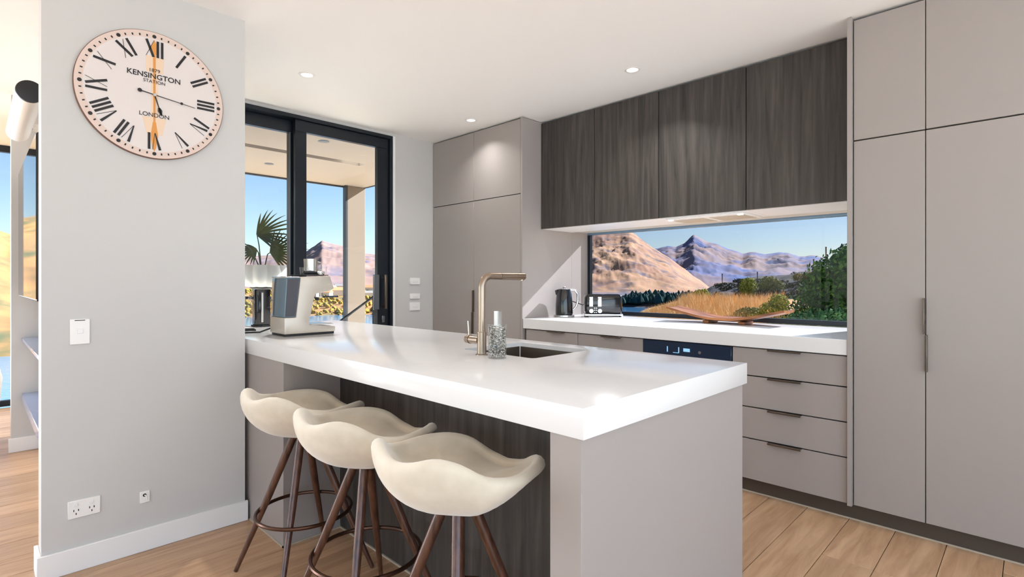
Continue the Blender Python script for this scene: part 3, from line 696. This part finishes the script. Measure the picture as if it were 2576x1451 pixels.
# ---------------------------------------------------------------- television niche
tv = thing('television', 'wall mounted flat television in the niche left of the clock wall', 'television', (.25, 4.25, 1.5))
obj('housing', B(.222, .262, 3.52, 4.98, 1.09, 1.93, bev=.004), 'black_matt', tv); obj('screen', B(.2185, .2218, 3.526, 4.974, 1.10, 1.924), 'screen', tv)
obj('bracket', B(.2625, .3298, 4.0, 4.5, 1.35, 1.65), 'black_matt', tv)
tb = thing('tube_housing', 'white horizontal tube with black end cap high in the niche', 'blind housing', (.205, 4.15, 2.16))
obj('tube', MB().lathe([(.056, 3.665), (.058, 3.67), (.058, 4.72)], (.205, 0, 2.16), 32, 'Y'), 'white_plastic', tb)
obj('end_cap', MB().lathe([(.046, 3.652), (.055, 3.655), (.057, 3.6645)], (.205, 0, 2.16), 32, 'Y'), 'black_matt', tb)
for yy in (3.9, 4.5): obj('bracket', B(.2635, .3298, yy-.02, yy+.02, 2.14, 2.18), 'white_plastic', tb)
for nm, z1, lab in (('niche_shelf', .795, 'thin floating shelf under the television'), ('niche_bench', .405, 'blue lacquered low ledge at the bottom of the niche')):
    o = obj(nm, B(.242, .3298, 3.3, 5.0798, z1-(.022 if z1 > .6 else .06), z1, bev=.002), 'blue_lacquer'); tag(o, lab, 'shelf')
ac = thing('armchair', 'white rounded armchair at the far left edge near the window', 'armchair', (-.22, 5.45, 0))
obj('seat', MB().lathe([(.20, .10), (.30, .12), (.325, .25), (.31, .36), (.25, .40)], (-.22, 5.45, 0), 32), 'boucle', ac)
def arc_back():
    V = []; F = []; n = 24
    for i in range(n+1):
        a = R(-110+220*i/n); 
        for r, z in ((.30, .30), (.36, .30), (.375, .48), (.35, .60), (.31, .60), (.295, .45)): V.append((-.22-r*math.sin(a)*1.0, 5.45+r*math.cos(a), z))
    for i in range(n):
        for k in range(6): F.append((i*6+k, i*6+(k+1) % 6, (i+1)*6+(k+1) % 6, (i+1)*6+k))
    F += [tuple(range(6)), tuple(n*6+k for k in range(6))[::-1]]
    return MB().add(V, F)
obj('backrest', arc_back(), 'boucle', ac, ang=70)
for k in range(4):
    a = R(45+90*k); obj('leg', MB().lathe([(.012, .001), (.018, .105)], (-.22+.2*math.cos(a), 5.45+.2*math.sin(a), 0), 10), 'walnut', ac)

# ================================================================ OUTDOORS
# planter and palm on the deck
pl = thing('planter', 'white lobed planter holding the palm outside the glass', 'planter', (1.93, 5.2, -.02))
def lobed():
    V = []; F = []; seg = 96; prof = [(.10, 1.135), (.165, 1.15), (.205, 1.22), (.215, 1.28), (.20, 1.335), (.192, 1.345), (.185, 1.345), (.19, 1.30)]
    for r, z in prof:
        for k in range(seg):
            a = 2*PI*k/seg; q = r*(.86+.16*abs(math.cos(a*4.5))**.6); V.append((1.93+q*math.cos(a), 5.2+q*math.sin(a), z))
    for j in range(len(prof)-1):
        for k in range(seg): F.append((j*seg+k, j*seg+(k+1) % seg, (j+1)*seg+(k+1) % seg, (j+1)*seg+k))
    F.append(tuple(range(seg))[::-1]); F.append(tuple((len(prof)-1)*seg+k for k in range(seg)))
    return MB().add(V, F)
obj('bowl', lobed(), 'planter', pl, ang=50)
obj('stand', MB().lathe([(.16, -.019), (.16, .0), (.03, .02), (.03, 1.1), (.12, 1.13), (.12, 1.1345)], (1.93, 5.2, 0), 24), 'black_matt', pl)
pa = thing('palm', 'small fan palm growing in the white planter on the deck', 'palm', (1.93, 5.2, 1.30))
def frond(hub, root, aim, spread, L, n, seed):
    random.seed(seed)
    hub = Vector(hub); root = Vector(root); mid = (hub+root)/2+Vector((0, 0, .05))
    fr = obj('frond', MB().tube([root, mid, hub], [.006, .005, .004], 6), 'palm_stem', pa)
    aim = Vector(aim).normalized(); nrm = Vector((.55, .83, 0)).normalized(); side = nrm.cross(aim).normalized()
    for k in range(n):
        a = R(-spread/2+spread*k/(n-1)); d = (aim*math.cos(a)+side*math.sin(a)).normalized()
        l = L*(1-.35*abs(k/(n-1)-.5)*2)*random.uniform(.88, 1.05); wv = d.cross(nrm).normalized()
        V = []; F = []; st = 6
        for i in range(st+1):
            s = i/st; p = hub+d*l*s+Vector((0, 0, -.16*l*s**2.5))+nrm*(.10*l*math.sin(k*1.7)*s); wd = .0095*(1-(2*s-.8)**2*.5)*(1-s**4)+.0008
            V += [p+wv*wd, p-wv*wd, p+wv*wd+nrm*.0015, p-wv*wd+nrm*.0015]
        for i in range(st):
            b = i*4; F += [(b, b+1, b+5, b+4), (b+2, b+6, b+7, b+3), (b, b+4, b+6, b+2), (b+1, b+3, b+7, b+5)]
        F += [(0, 2, 3, 1), (st*4, st*4+1, st*4+3, st*4+2)]
        obj('leaflet', MB().add(V, F), 'palm', fr)
frond((1.87, 5.2, 1.63), (1.90, 5.18, 1.33), (.86, -.55, .42), 120, .42, 14, 1)
frond((1.985, 5.18, 1.47), (1.94, 5.2, 1.33), (.86, -.55, .25), 135, .40, 15, 2)
frond((1.75, 5.22, 1.56), (1.89, 5.2, 1.33), (-.5, .3, .1), 150, .34, 12, 3)
frond((1.90, 5.3, 1.50), (1.91, 5.22, 1.33), (-.5, .3, -.25), 110, .22, 10, 4)

# ---------------------------------------------------------------- terrain
LAKE = -30.
def pol(az, d): a = R(az); return d*math.cos(a), d*math.sin(a)
def fbm(x, y, z=0., o=5): return noise.fractal(Vector((x, y, z)), 1.0, 2.1, o)
def rid(x, y, z=0., o=5): return noise.ridged_multi_fractal(Vector((x, y, z)), .9, 2.1, o, 1.0, 2.0)
def grid_obj(name, V, nr, nc, material, label, kind='structure', ang=180):
    F = [(i*nr+j, (i+1)*nr+j, (i+1)*nr+j+1, i*nr+j+1) for i in range(nc-1) for j in range(nr-1)]
    me = bpy.data.meshes.new(name); me.from_pydata(V, [], F); me.update(); me.shade_smooth()
    me.materials.append(MATS[material]); o = bpy.data.objects.new(name, me); COL.objects.link(o)
    o['kind'] = kind; o['label'] = label; return o
def mountain(name, label, prof, dc, ds, zs, material, step=.12, nr=70, amp=1., pw=1.25, fr=1., crest=.0, seed=0):
    prof = sorted(prof); A = [p[0] for p in prof]; T = [p[1] for p in prof]
    azs = np.arange(A[0], A[-1]+1e-6, step); V = []
    for az in azs:
        te = float(np.interp(az, A, T)); x0, y0 = pol(az, 1)
        te += crest*fbm(az*1.3+seed, 3.1, 0)
        zc = CAMZ+te*dc
        for j in range(nr):
            if j < nr-10:
                t = j/(nr-11); d = ds+(dc-ds)*t; x, y = pol(az, d)
                k = fr/(dc-ds)
                g = rid(x*k*3+seed, y*k*3, 0, 5)-1.
                z = zs+(zc-zs)*t**pw + amp*(zc-zs)*.16*g*math.sin(PI*min(t*1.0, 1))**.8
            else:
                q = (j-(nr-11))/10; d = dc*(1+.5*q); z = zc-(zc-zs)*q*.9; x, y = pol(az, d)
            V.append((x, y, z))
    return grid_obj(name, V, nr, len(azs), material, label)
def rock_mat(name, c_a, c_b, c_c, s1, s2):
    m = mat(name, c_a, .9, spec=.1); t, p, N, L = nodes(m)
    tc = N('TexCoord')
    def nz(sc, det, lo, hi):
        n = N('TexNoise'); n.inputs['Scale'].default_value = sc; n.inputs['Detail'].default_value = det; n.inputs['Roughness'].default_value = .6
        L(tc.outputs['Object'], n.inputs['Vector']); mr = N('MapRange'); mr.inputs['From Min'].default_value = lo; mr.inputs['From Max'].default_value = hi
        L(n.outputs['Fac'], mr.inputs[0]); return mr.outputs[0]
    mx = N('MixRGB'); mx.inputs[1].default_value = col(*c_a); mx.inputs[2].default_value = col(*c_b); L(nz(s1, 6, .4, .6), mx.inputs[0])
    my = N('MixRGB'); my.inputs[2].default_value = col(*c_c); L(mx.outputs[0], my.inputs[1]); L(nz(s2, 7, .50, .66), my.inputs[0])
    L(my.outputs[0], p.inputs['Base Color']); return m
rock_mat('tussock_rock', (178, 142, 110), (150, 114, 94), (106, 97, 102), .004, .012)
rock_mat('blue_rock', (108, 108, 134), (138, 118, 112), (76, 98, 144), .0012, .0022)  # distance haze, blue shade and tan lit patches mixed into the rock colour
rock_mat('mauve_rock', (126, 104, 98), (112, 96, 96), (88, 86, 104), .003, .009)  # mauve haze of distance put into the hill colours
rock_mat('golden_hill', (148, 112, 74), (122, 94, 66), (76, 82, 62), .010, .022)
mountain('mountain', 'tan tussock mountain filling the left of the splashback window', [(20, -.02), (23.99, -.0107), (25.12, .0034), (26.66, .0248), (28.23, .0465), (29.82, .0635), (31.44, .0873), (32.13, .0927), (34.73, .0898), (36.11, .0872), (40, .085), (46, .07), (52, .05)], 2900, 1700, LAKE-4, 'tussock_rock', .10, 80, .55, 1.1, 2.4, .0012, 5)
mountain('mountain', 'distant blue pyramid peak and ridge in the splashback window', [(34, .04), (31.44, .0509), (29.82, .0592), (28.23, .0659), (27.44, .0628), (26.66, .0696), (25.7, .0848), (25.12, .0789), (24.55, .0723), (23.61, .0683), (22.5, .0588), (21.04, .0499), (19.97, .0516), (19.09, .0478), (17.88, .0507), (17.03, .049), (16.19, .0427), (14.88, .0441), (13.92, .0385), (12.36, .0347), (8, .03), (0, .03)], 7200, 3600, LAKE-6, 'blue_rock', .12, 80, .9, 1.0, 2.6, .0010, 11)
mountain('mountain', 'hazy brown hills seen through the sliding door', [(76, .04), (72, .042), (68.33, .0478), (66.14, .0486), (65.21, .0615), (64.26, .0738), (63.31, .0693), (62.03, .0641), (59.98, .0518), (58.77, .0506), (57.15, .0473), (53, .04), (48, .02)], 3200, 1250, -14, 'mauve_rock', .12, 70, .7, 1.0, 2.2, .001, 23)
mountain('mountain', 'golden hill beyond the lake outside the living room window', [(76, .03), (80, .045), (84, .058), (87.9, .0655), (88.52, .0699), (91, .080), (95, .10), (100, .085), (106, .08), (120, .07)], 1000, 300, LAKE-2, 'golden_hill', .25, 60, .6, .9, 2., .002, 31)
# lake
m = mat('lake_water', (70, 120, 160), .10, spec=.5)
def water(m):
    t, p, N, L = nodes(m); tc = N('TexCoord'); n = N('TexNoise'); n.inputs['Scale'].default_value = .35; n.inputs['Detail'].default_value = 4
    L(tc.outputs['Object'], n.inputs['Vector']); b = N('Bump'); b.inputs['Strength'].default_value = .35; b.inputs['Distance'].default_value = .35
    L(n.outputs['Fac'], b.inputs['Height']); L(b.outputs[0], p.inputs['Normal'])
water(m)
lk = []
for az in range(-20, 141, 5):
    for d in (60, 200, 500, 1200, 3000, 6000): lk.append((*pol(az, d), LAKE))
grid_obj('lake', lk, 6, 33, 'lake_water', 'calm blue lake below the house')
# house hillside
HA = [5, 12.36, 13.29, 14.56, 16.19, 17.88, 19.97, 22.5, 23.99, 25.89, 27.83, 30.22, 33.07, 37]
HT = [.03, .022, .0191, .0141, .013, .0065, .0046, -.0015, -.0107, -.0335, -.0446, -.0582, -.0882, -.30]
def ground_z(az, d):
    te = float(np.interp(az, HA, HT)); tg = min(te, -.034+max(0, 20-az)*.0016); hz = CAMZ+tg*17
    if d < 7: z1 = .05
    elif d < 17: q = (d-7)/10; z1 = .05+(hz-.05)*q**.8
    elif d < 24: z1 = hz-.02*(d-17)
    else: z1 = hz-.14-(hz-LAKE+3)*min(1, (d-24)/110)**1.2
    z2 = -.5-(abs(LAKE)+3)*min(1, max(0, d-9)/95)**.9
    wgt = min(1, max(0, (az-31)/7)); wgt = wgt*wgt*(3-2*wgt)
    z = z1*(1-wgt)+z2*wgt
    x, y = pol(az, d)
    if x < 4.4 and y < 7.6: z = min(z, -.35)
    if 8 < d: z += .10*fbm(x*.35, y*.35, 0, 4)*min(1, (d-8)/6)
    return z
m = rock_mat('dry_ground', (206, 170, 110), (168, 132, 86), (112, 110, 70), .35, .8)
m = rock_mat('scrub_slope', (60, 61, 68), (82, 75, 66), (46, 53, 45), .5, 1.4)
azs = np.arange(-40, 132, .5); ds = [3.2, 4.2, 5, 6, 7]+list(np.geomspace(8, 135, 44))
V = [(*pol(a, d), ground_z(a, d)) for a in azs for d in ds]
gnd = grid_obj('hillside', V, len(ds), len(azs), 'dry_ground', 'dry grassy bank outside the kitchen window')
# dark scrubby knoll behind the dry grass
kn_ = []
ka = np.arange(9, 27.01, .18)
for a in ka:
    te = float(np.interp(a, HA, HT))
    for j in range(26):
        t = j/17.
        d = 17+8*t if t <= 1 else 25+6*(t-1); x, y = pol(a, d)
        edge = min(1, max(0, (26.6-a)/1.2))
        top = CAMZ+(te+.001)*25
        base = ground_z(a, 17)-.25
        z = base+(top-base)*edge*math.sin(min(t, 1)*PI/2) - max(0, t-1)*2.5+.14*fbm(x*.8, y*.8, 2, 5)*min(1, t*3)*edge
        if edge <= 0: z = base-1
        kn_.append((x, y, z))
grid_obj('knoll', kn_, 26, len(ka), 'scrub_slope', 'dark grey scrub covered knoll beyond the dry grass')

# foliage
def leaf_mat(name, c1, c2, c3):
    m = mat(name, c1, .8, spec=.08); t, p, N, L = nodes(m); g = N('NewGeometry'); r = N('ValToRGB')
    r.color_ramp.elements[0].color = col(*c1); r.color_ramp.elements[1].color = col(*c3); q = r.color_ramp.elements.new(.5); q.color = col(*c2)
    L(g.outputs['Random Per Island'], r.inputs[0]); L(r.outputs[0], p.inputs['Base Color'])
    p.inputs['Transmission Weight'].default_value = 0.; p.inputs['Subsurface Weight'].default_value = .0
leaf_mat('leaf_dark', (28, 60, 26), (56, 100, 42), (98, 136, 56)); leaf_mat('leaf_teal', (54, 104, 66), (86, 136, 86), (128, 162, 98)); leaf_mat('leaf_scrub', (48, 54, 46), (82, 82, 66), (118, 106, 78))
leaf_mat('leaf_lime', (104, 122, 30), (150, 158, 48), (180, 176, 84)); leaf_mat('leaf_pale', (100, 110, 58), (140, 142, 84), (172, 162, 118))
leaf_mat('leaf_autumn', (124, 104, 40), (160, 134, 60), (96, 100, 54)); leaf_mat('straw', (228, 188, 130), (238, 208, 160), (206, 162, 106)); leaf_mat('conifer', (28, 58, 62), (40, 74, 74), (54, 86, 70))
mat('bark', (92, 78, 64), .8)
def leaves(blobs, n, size, seed, flatz=1.):
    rnd = random.Random(seed); V = []; F = []
    vol = sum(b[3]*b[4] for b in blobs)
    for (bx, by, bz, br, bh) in blobs:
        for _ in range(int(n*br*bh/vol)):
            u = rnd.gauss(0, 1), rnd.gauss(0, 1), rnd.gauss(0, 1); l = math.sqrt(sum(q*q for q in u)) or 1
            s = rnd.uniform(.45, 1.0)**.5*(1+.12*rnd.uniform(-1, 1)); c = Vector((bx+u[0]/l*br*s, by+u[1]/l*br*s, bz+u[2]/l*bh*s))
            d = Vector((u[0]/l+rnd.uniform(-.7, .7), u[1]/l+rnd.uniform(-.7, .7), u[2]/l*.6+rnd.uniform(-.6, .5))).normalized()
            e = d.orthogonal().normalized(); e = Matrix.Rotation(rnd.uniform(0, 6.28), 3, d) @ e; h = d.cross(e)
            L = size*rnd.uniform(.6, 1.3); W = L*.32; b = len(V)
            V += [c-e*L*.5, c+h*W-d*.1*L, c+e*L*.5, c-h*W-d*.1*L, c+d*.12*L]
            F += [(b, b+1, b+4), (b+1, b+2, b+4), (b+2, b+3, b+4), (b+3, b, b+4)]
    m = MB(); m.v = [tuple(v) for v in V]; m.f = F; return m
def bush(name, label, cat, blobs, n, size, material, base, seed, group=None, stems=5, sh=.3):
    t = thing(name, label, cat, base, group)
    f = obj('foliage', leaves(blobs, n, size, seed), material, t, smooth=False); f['kind'] = 'stuff'
    rnd = random.Random(seed); mb = MB()
    for _ in range(stems):
        bb = rnd.choice(blobs); mb.tube([base, ((base[0]+bb[0])/2+rnd.uniform(-.06, .06), (base[1]+bb[1])/2+rnd.uniform(-.06, .06), (base[2]+bb[2])/2), (bb[0]+rnd.uniform(-.3, .3)*bb[3], bb[1]+rnd.uniform(-.3, .3)*bb[3], bb[2]+.3*bb[4])], [.018*sh/.3, .012*sh/.3, .005*sh/.3], 5)
    obj('stems', mb, 'bark', t); return t
def at(az, d, z): x, y = pol(az, d); return (x, y, z)
G = 'shrubs on the bank outside the kitchen window'
bush('large_bush', 'tall dark green bush at the right end of the splashback window', 'bush',
     [(*at(12.0, 9.0, 1.15), .62, .50), (*at(9.0, 9.2, 1.3), .7, .62), (*at(14.2, 8.9, .85), .42, .40), (*at(12.6, 8.7, .62), .62, .40), (*at(11.4, 9.2, 1.52), .40, .25)], 9000, .075, 'leaf_dark', at(11, 9.1, .1), 1, G, 8, .5)
bush('leafy_shrub', 'lower blue green shrub spreading in front of the dark bush', 'shrub', [(*at(15.2, 8.0, .55), .45, .28), (*at(12.6, 7.7, .56), .50, .30), (*at(17.4, 8.3, .50), .28, .18)], 4200, .06, 'leaf_teal', at(14, 8, .1), 2, G)
bush('lime_shrub', 'bright yellow green shrub beside the wooden board', 'shrub', [(*at(18.3, 10.5, .62), .26, .24), (*at(17.9, 10.5, .82), .17, .16), (*at(19.6, 10.6, .48), .25, .14)], 2200, .05, 'leaf_lime', at(18.3, 10.5, .2), 3, G)
bush('pale_shrub', 'pale grey green shrub left of the lime shrub', 'shrub', [(*at(20.4, 11, .55), .30, .17), (*at(21.6, 11, .45), .24, .13)], 1600, .05, 'leaf_pale', at(20.5, 11, .2), 4, G)
bush('yellow_shrub', 'small yellow green shrub at the left foot of the knoll', 'shrub', [(*at(25.6, 16.5, .62), .30, .28), (*at(24.9, 16.5, .75), .25, .25)], 1500, .07, 'leaf_lime', at(25.4, 16.5, .25), 5, G)
bush('crest_shrub', 'olive shrub on the crest in the middle of the knoll', 'shrub', [(*at(20.6, 19.5, .98), .30, .36)], 1300, .08, 'leaf_lime', at(20.6, 20, .5), 6, G)
bush('crest_shrub', 'dark topped olive shrub on the crest right of the middle', 'shrub', [(*at(18.7, 20, 1.08), .34, .30), (*at(18.1, 20, .98), .28, .28)], 1700, .08, 'leaf_pale', at(18.5, 20, .5), 7, G)
bush('crest_shrub', 'golden scrub on the crest next to the large bush', 'shrub', [(*at(15.9, 21, 1.35), .35, .16), (*at(15.0, 21, 1.38), .35, .16), (*at(14.0, 21, 1.4), .3, .2)], 1500, .07, 'leaf_autumn', at(15.2, 21, .9), 8, G)
# low scrub on the knoll
def scrub():
    rnd = random.Random(21); bl = []
    for _ in range(70):
        a = rnd.uniform(11, 25.6); t = rnd.uniform(.1, .95); d = 17+8*t; te = float(np.interp(a, HA, HT)); top = CAMZ+te*25; base = ground_z(a, 17)-.25
        z = base+(top-base)*min(1, max(0, (26.6-a)/1.2))*math.sin(t*PI/2); r = rnd.uniform(.10, .26); bl.append((*pol(a, d), z+.04, r, r*.55))
    return leaves(bl, 7000, .07, 22)
o = obj('knoll_scrub', scrub(), 'leaf_scrub', smooth=False); tag(o, 'low dark scrub scattered over the grey knoll', 'scrub', kind='stuff')
# dry grass
def grass(n, seed):
    rnd = random.Random(seed); V = []; F = []
    for _ in range(n):
        az = rnd.uniform(17.5, 31.5); d = rnd.uniform(8.6, 16.8)
        z = ground_z(az, d); x, y = pol(az, d); h = rnd.uniform(.10, .34)*(1.2 if az < 27 else .8); a = rnd.uniform(0, 6.28); wv = (math.cos(a)*.006, math.sin(a)*.006)
        lx, ly = rnd.uniform(-.4, .4)*h, rnd.uniform(-.4, .4)*h; b = len(V)
        V += [(x-wv[0], y-wv[1], z-.03), (x+wv[0], y+wv[1], z-.03), (x+lx*.4+wv[0]*.7, y+ly*.4+wv[1]*.7, z+h*.6), (x+lx*.4-wv[0]*.7, y+ly*.4-wv[1]*.7, z+h*.6), (x+lx, y+ly, z+h)]
        F += [(b, b+1, b+2, b+3), (b+3, b+2, b+4)]
    m = MB(); m.v = V; m.f = F; return m
g = obj('dry_grass', grass(16000, 9), 'straw', smooth=False); tag(g, 'golden dry grass on the bank below the splashback window', 'grass', kind='stuff')
for az, d, z0, z1, lab in ((14.0, 18, 1.0, CAMZ+.0575*18, 'tall dead flower stalk beside the large bush'), (15.0, 20, 1.0, CAMZ+.038*20, 'dead flower stalk left of the tallest one'), (23.0, 22, .9, CAMZ+.015*22, 'dead flower stalk at the left end of the crest'), (19.8, 21, 1.0, CAMZ+.018*21, 'dead flower stalk on the middle of the crest')):
    x, y = pol(az, d); o = obj('flower_stalk', MB().tube([(x, y, z0), (x+.02, y, (z0+z1)/2), (x+.01, y, z1)], [.015, .012, .02, ][:3], 6), 'bark'); tag(o, lab, 'plant', 'dead flower stalks')

# wooded peninsula in the lake
def peninsula():
    rnd = random.Random(4); V = []; F = []
    for _ in range(900):
        az = rnd.uniform(24.2, 33.6); d = 690+rnd.uniform(0, 110); hs = math.sin(PI*min(1, max(0, (34.2-az)/3.5))/2) if az > 30.7 else 1
        x, y = pol(az, d); h = rnd.uniform(7, 14)*(.4+.6*hs)*(1.25 if rnd.random() < .08 else 1); r = h*rnd.uniform(.3, .5); z = LAKE+1+3*hs; b = len(V); n = 6; a0 = rnd.uniform(0, 6)
        for (q, zz) in ((.4, 0), (1, .18), (.75, .5), (.4, .8)):
            for k in range(n): a = a0+2*PI*k/n; j = rnd.uniform(.75, 1.15); V.append((x+r*q*j*math.cos(a), y+r*q*j*math.sin(a), z+h*zz))
        V.append((x, y, z+h))
        for i in range(3):
            for k in range(n): F.append((b+i*n+k, b+i*n+(k+1) % n, b+(i+1)*n+(k+1) % n, b+(i+1)*n+k))
        for k in range(n): F.append((b+3*n+k, b+3*n+(k+1) % n, b+4*n))
    m = MB(); m.v = V; m.f = F; return m
pn = thing('peninsula', 'dark wooded peninsula reaching into the lake', 'peninsula', at(29, 740, LAKE))
f = obj('trees', peninsula(), 'conifer', pn, ang=30); f['kind'] = 'stuff'
PV = []
for i in range(40):
    az = 23.6+i*.26
    for d, z in ((676, LAKE-2), (684, LAKE+.6), (700, LAKE+3), (800, LAKE+4), (830, LAKE-2)): PV.append((*pol(az, d), z if az < 33.5 else LAKE-2))
m_ = MB(); m_.v = PV; m_.f = [(i*5+j, (i+1)*5+j, (i+1)*5+j+1, i*5+j+1) for i in range(39) for j in range(4)]
obj('shore', m_, 'scrub_slope', pn)

# far bank with houses and autumn trees, seen through the sliding door
bv = []
ba = np.arange(50, 80.01, .25); bd = [520, 532, 545, 570, 610, 660, 720, 800, 900, 1100, 1300]; bz = [-32, -30.2, -28, -24, -19, -15, -12, -11, -11, -10, -12]
for a in ba:
    for d, z in zip(bd, bz): x, y = pol(a, d); bv.append((x, y, z+1.2*fbm(x*.02, y*.02, 1, 4)))
grid_obj('far_bank', bv, len(bd), len(ba), 'golden_hill', 'far lake shore rising towards the town')
def btz(d): return float(np.interp(d, bd, bz))
def far_trees():
    rnd = random.Random(12); V = []; F = []; N_ = 0
    for _ in range(1100):
        az = rnd.uniform(55, 75); d = 530+rnd.random()**1.4*330; x, y = pol(az, d); h = rnd.uniform(1.6, 4.6); r = h*rnd.uniform(.4, .7); z = btz(d)
        b = len(V); s = [rnd.uniform(.8, 1.2) for _ in IV]
        V += [(x+v.x*r*s[i], y+v.y*r*s[i], z+h*.5+v.z*h*.5*s[i]) for i, v in enumerate(IV)]; F += [tuple(q+b for q in f) for f in IF]
    m = MB(); m.v = V; m.f = F; return m
o = obj('shore_trees', far_trees(), 'leaf_autumn', ang=60); tag(o, 'mass of autumn coloured trees along the far shore', 'trees', kind='stuff')
mat('house_wall', (226, 218, 206), .8); mat('house_roof', (196, 122, 84), .8); mat('house_roof_grey', (110, 108, 110), .8); mat('house_glass', (60, 76, 92), .2)
HL = ['cream house with terracotta roof left of the deck post', 'low house with orange roof above the far trees', 'small grey roofed house on the far shore', 'pale house half hidden by the far trees', 'house with grey roof right of the deck post', 'orange roofed house beside the door stile', 'small cream house high on the far bank']
for i, (az, d, sz) in enumerate(((64.2, 640, 1.2), (62.9, 660, 1.3), (63.6, 760, 1.1), (65.2, 700, 1.), (59.7, 640, 1.), (59.3, 720, 1.2), (62.4, 860, 1.2))):
    x, y = pol(az, d); z = btz(d)+.4; t = thing('house', HL[i], 'house', (x, y, z), 'houses on the far shore')
    a, b, h = 8*sz, 5*sz, 5*sz
    t.rotation_euler = (0, 0, R(az+70+25*i % 60))
    def lo(m): m.v = [(p[0]+x, p[1]+y, p[2]+z) for p in m.v]; return m
    obj('walls', lo(B(-a, a, -b, b, 0, h)), 'house_wall', t)
    obj('roof', lo(MB().prism([(-b*1.15, h), (b*1.15, h), (0, h*1.55)], 'X', -a*1.06, a*1.06)), 'house_roof' if i in (0, 1, 5) else 'house_roof_grey', t)
    for k in range(3): obj('window', lo(B(-a*.7+k*a*.55, -a*.7+k*a*.55+a*.3, -b-.15, -b+.1, h*.35, h*.75)), 'house_glass', t)
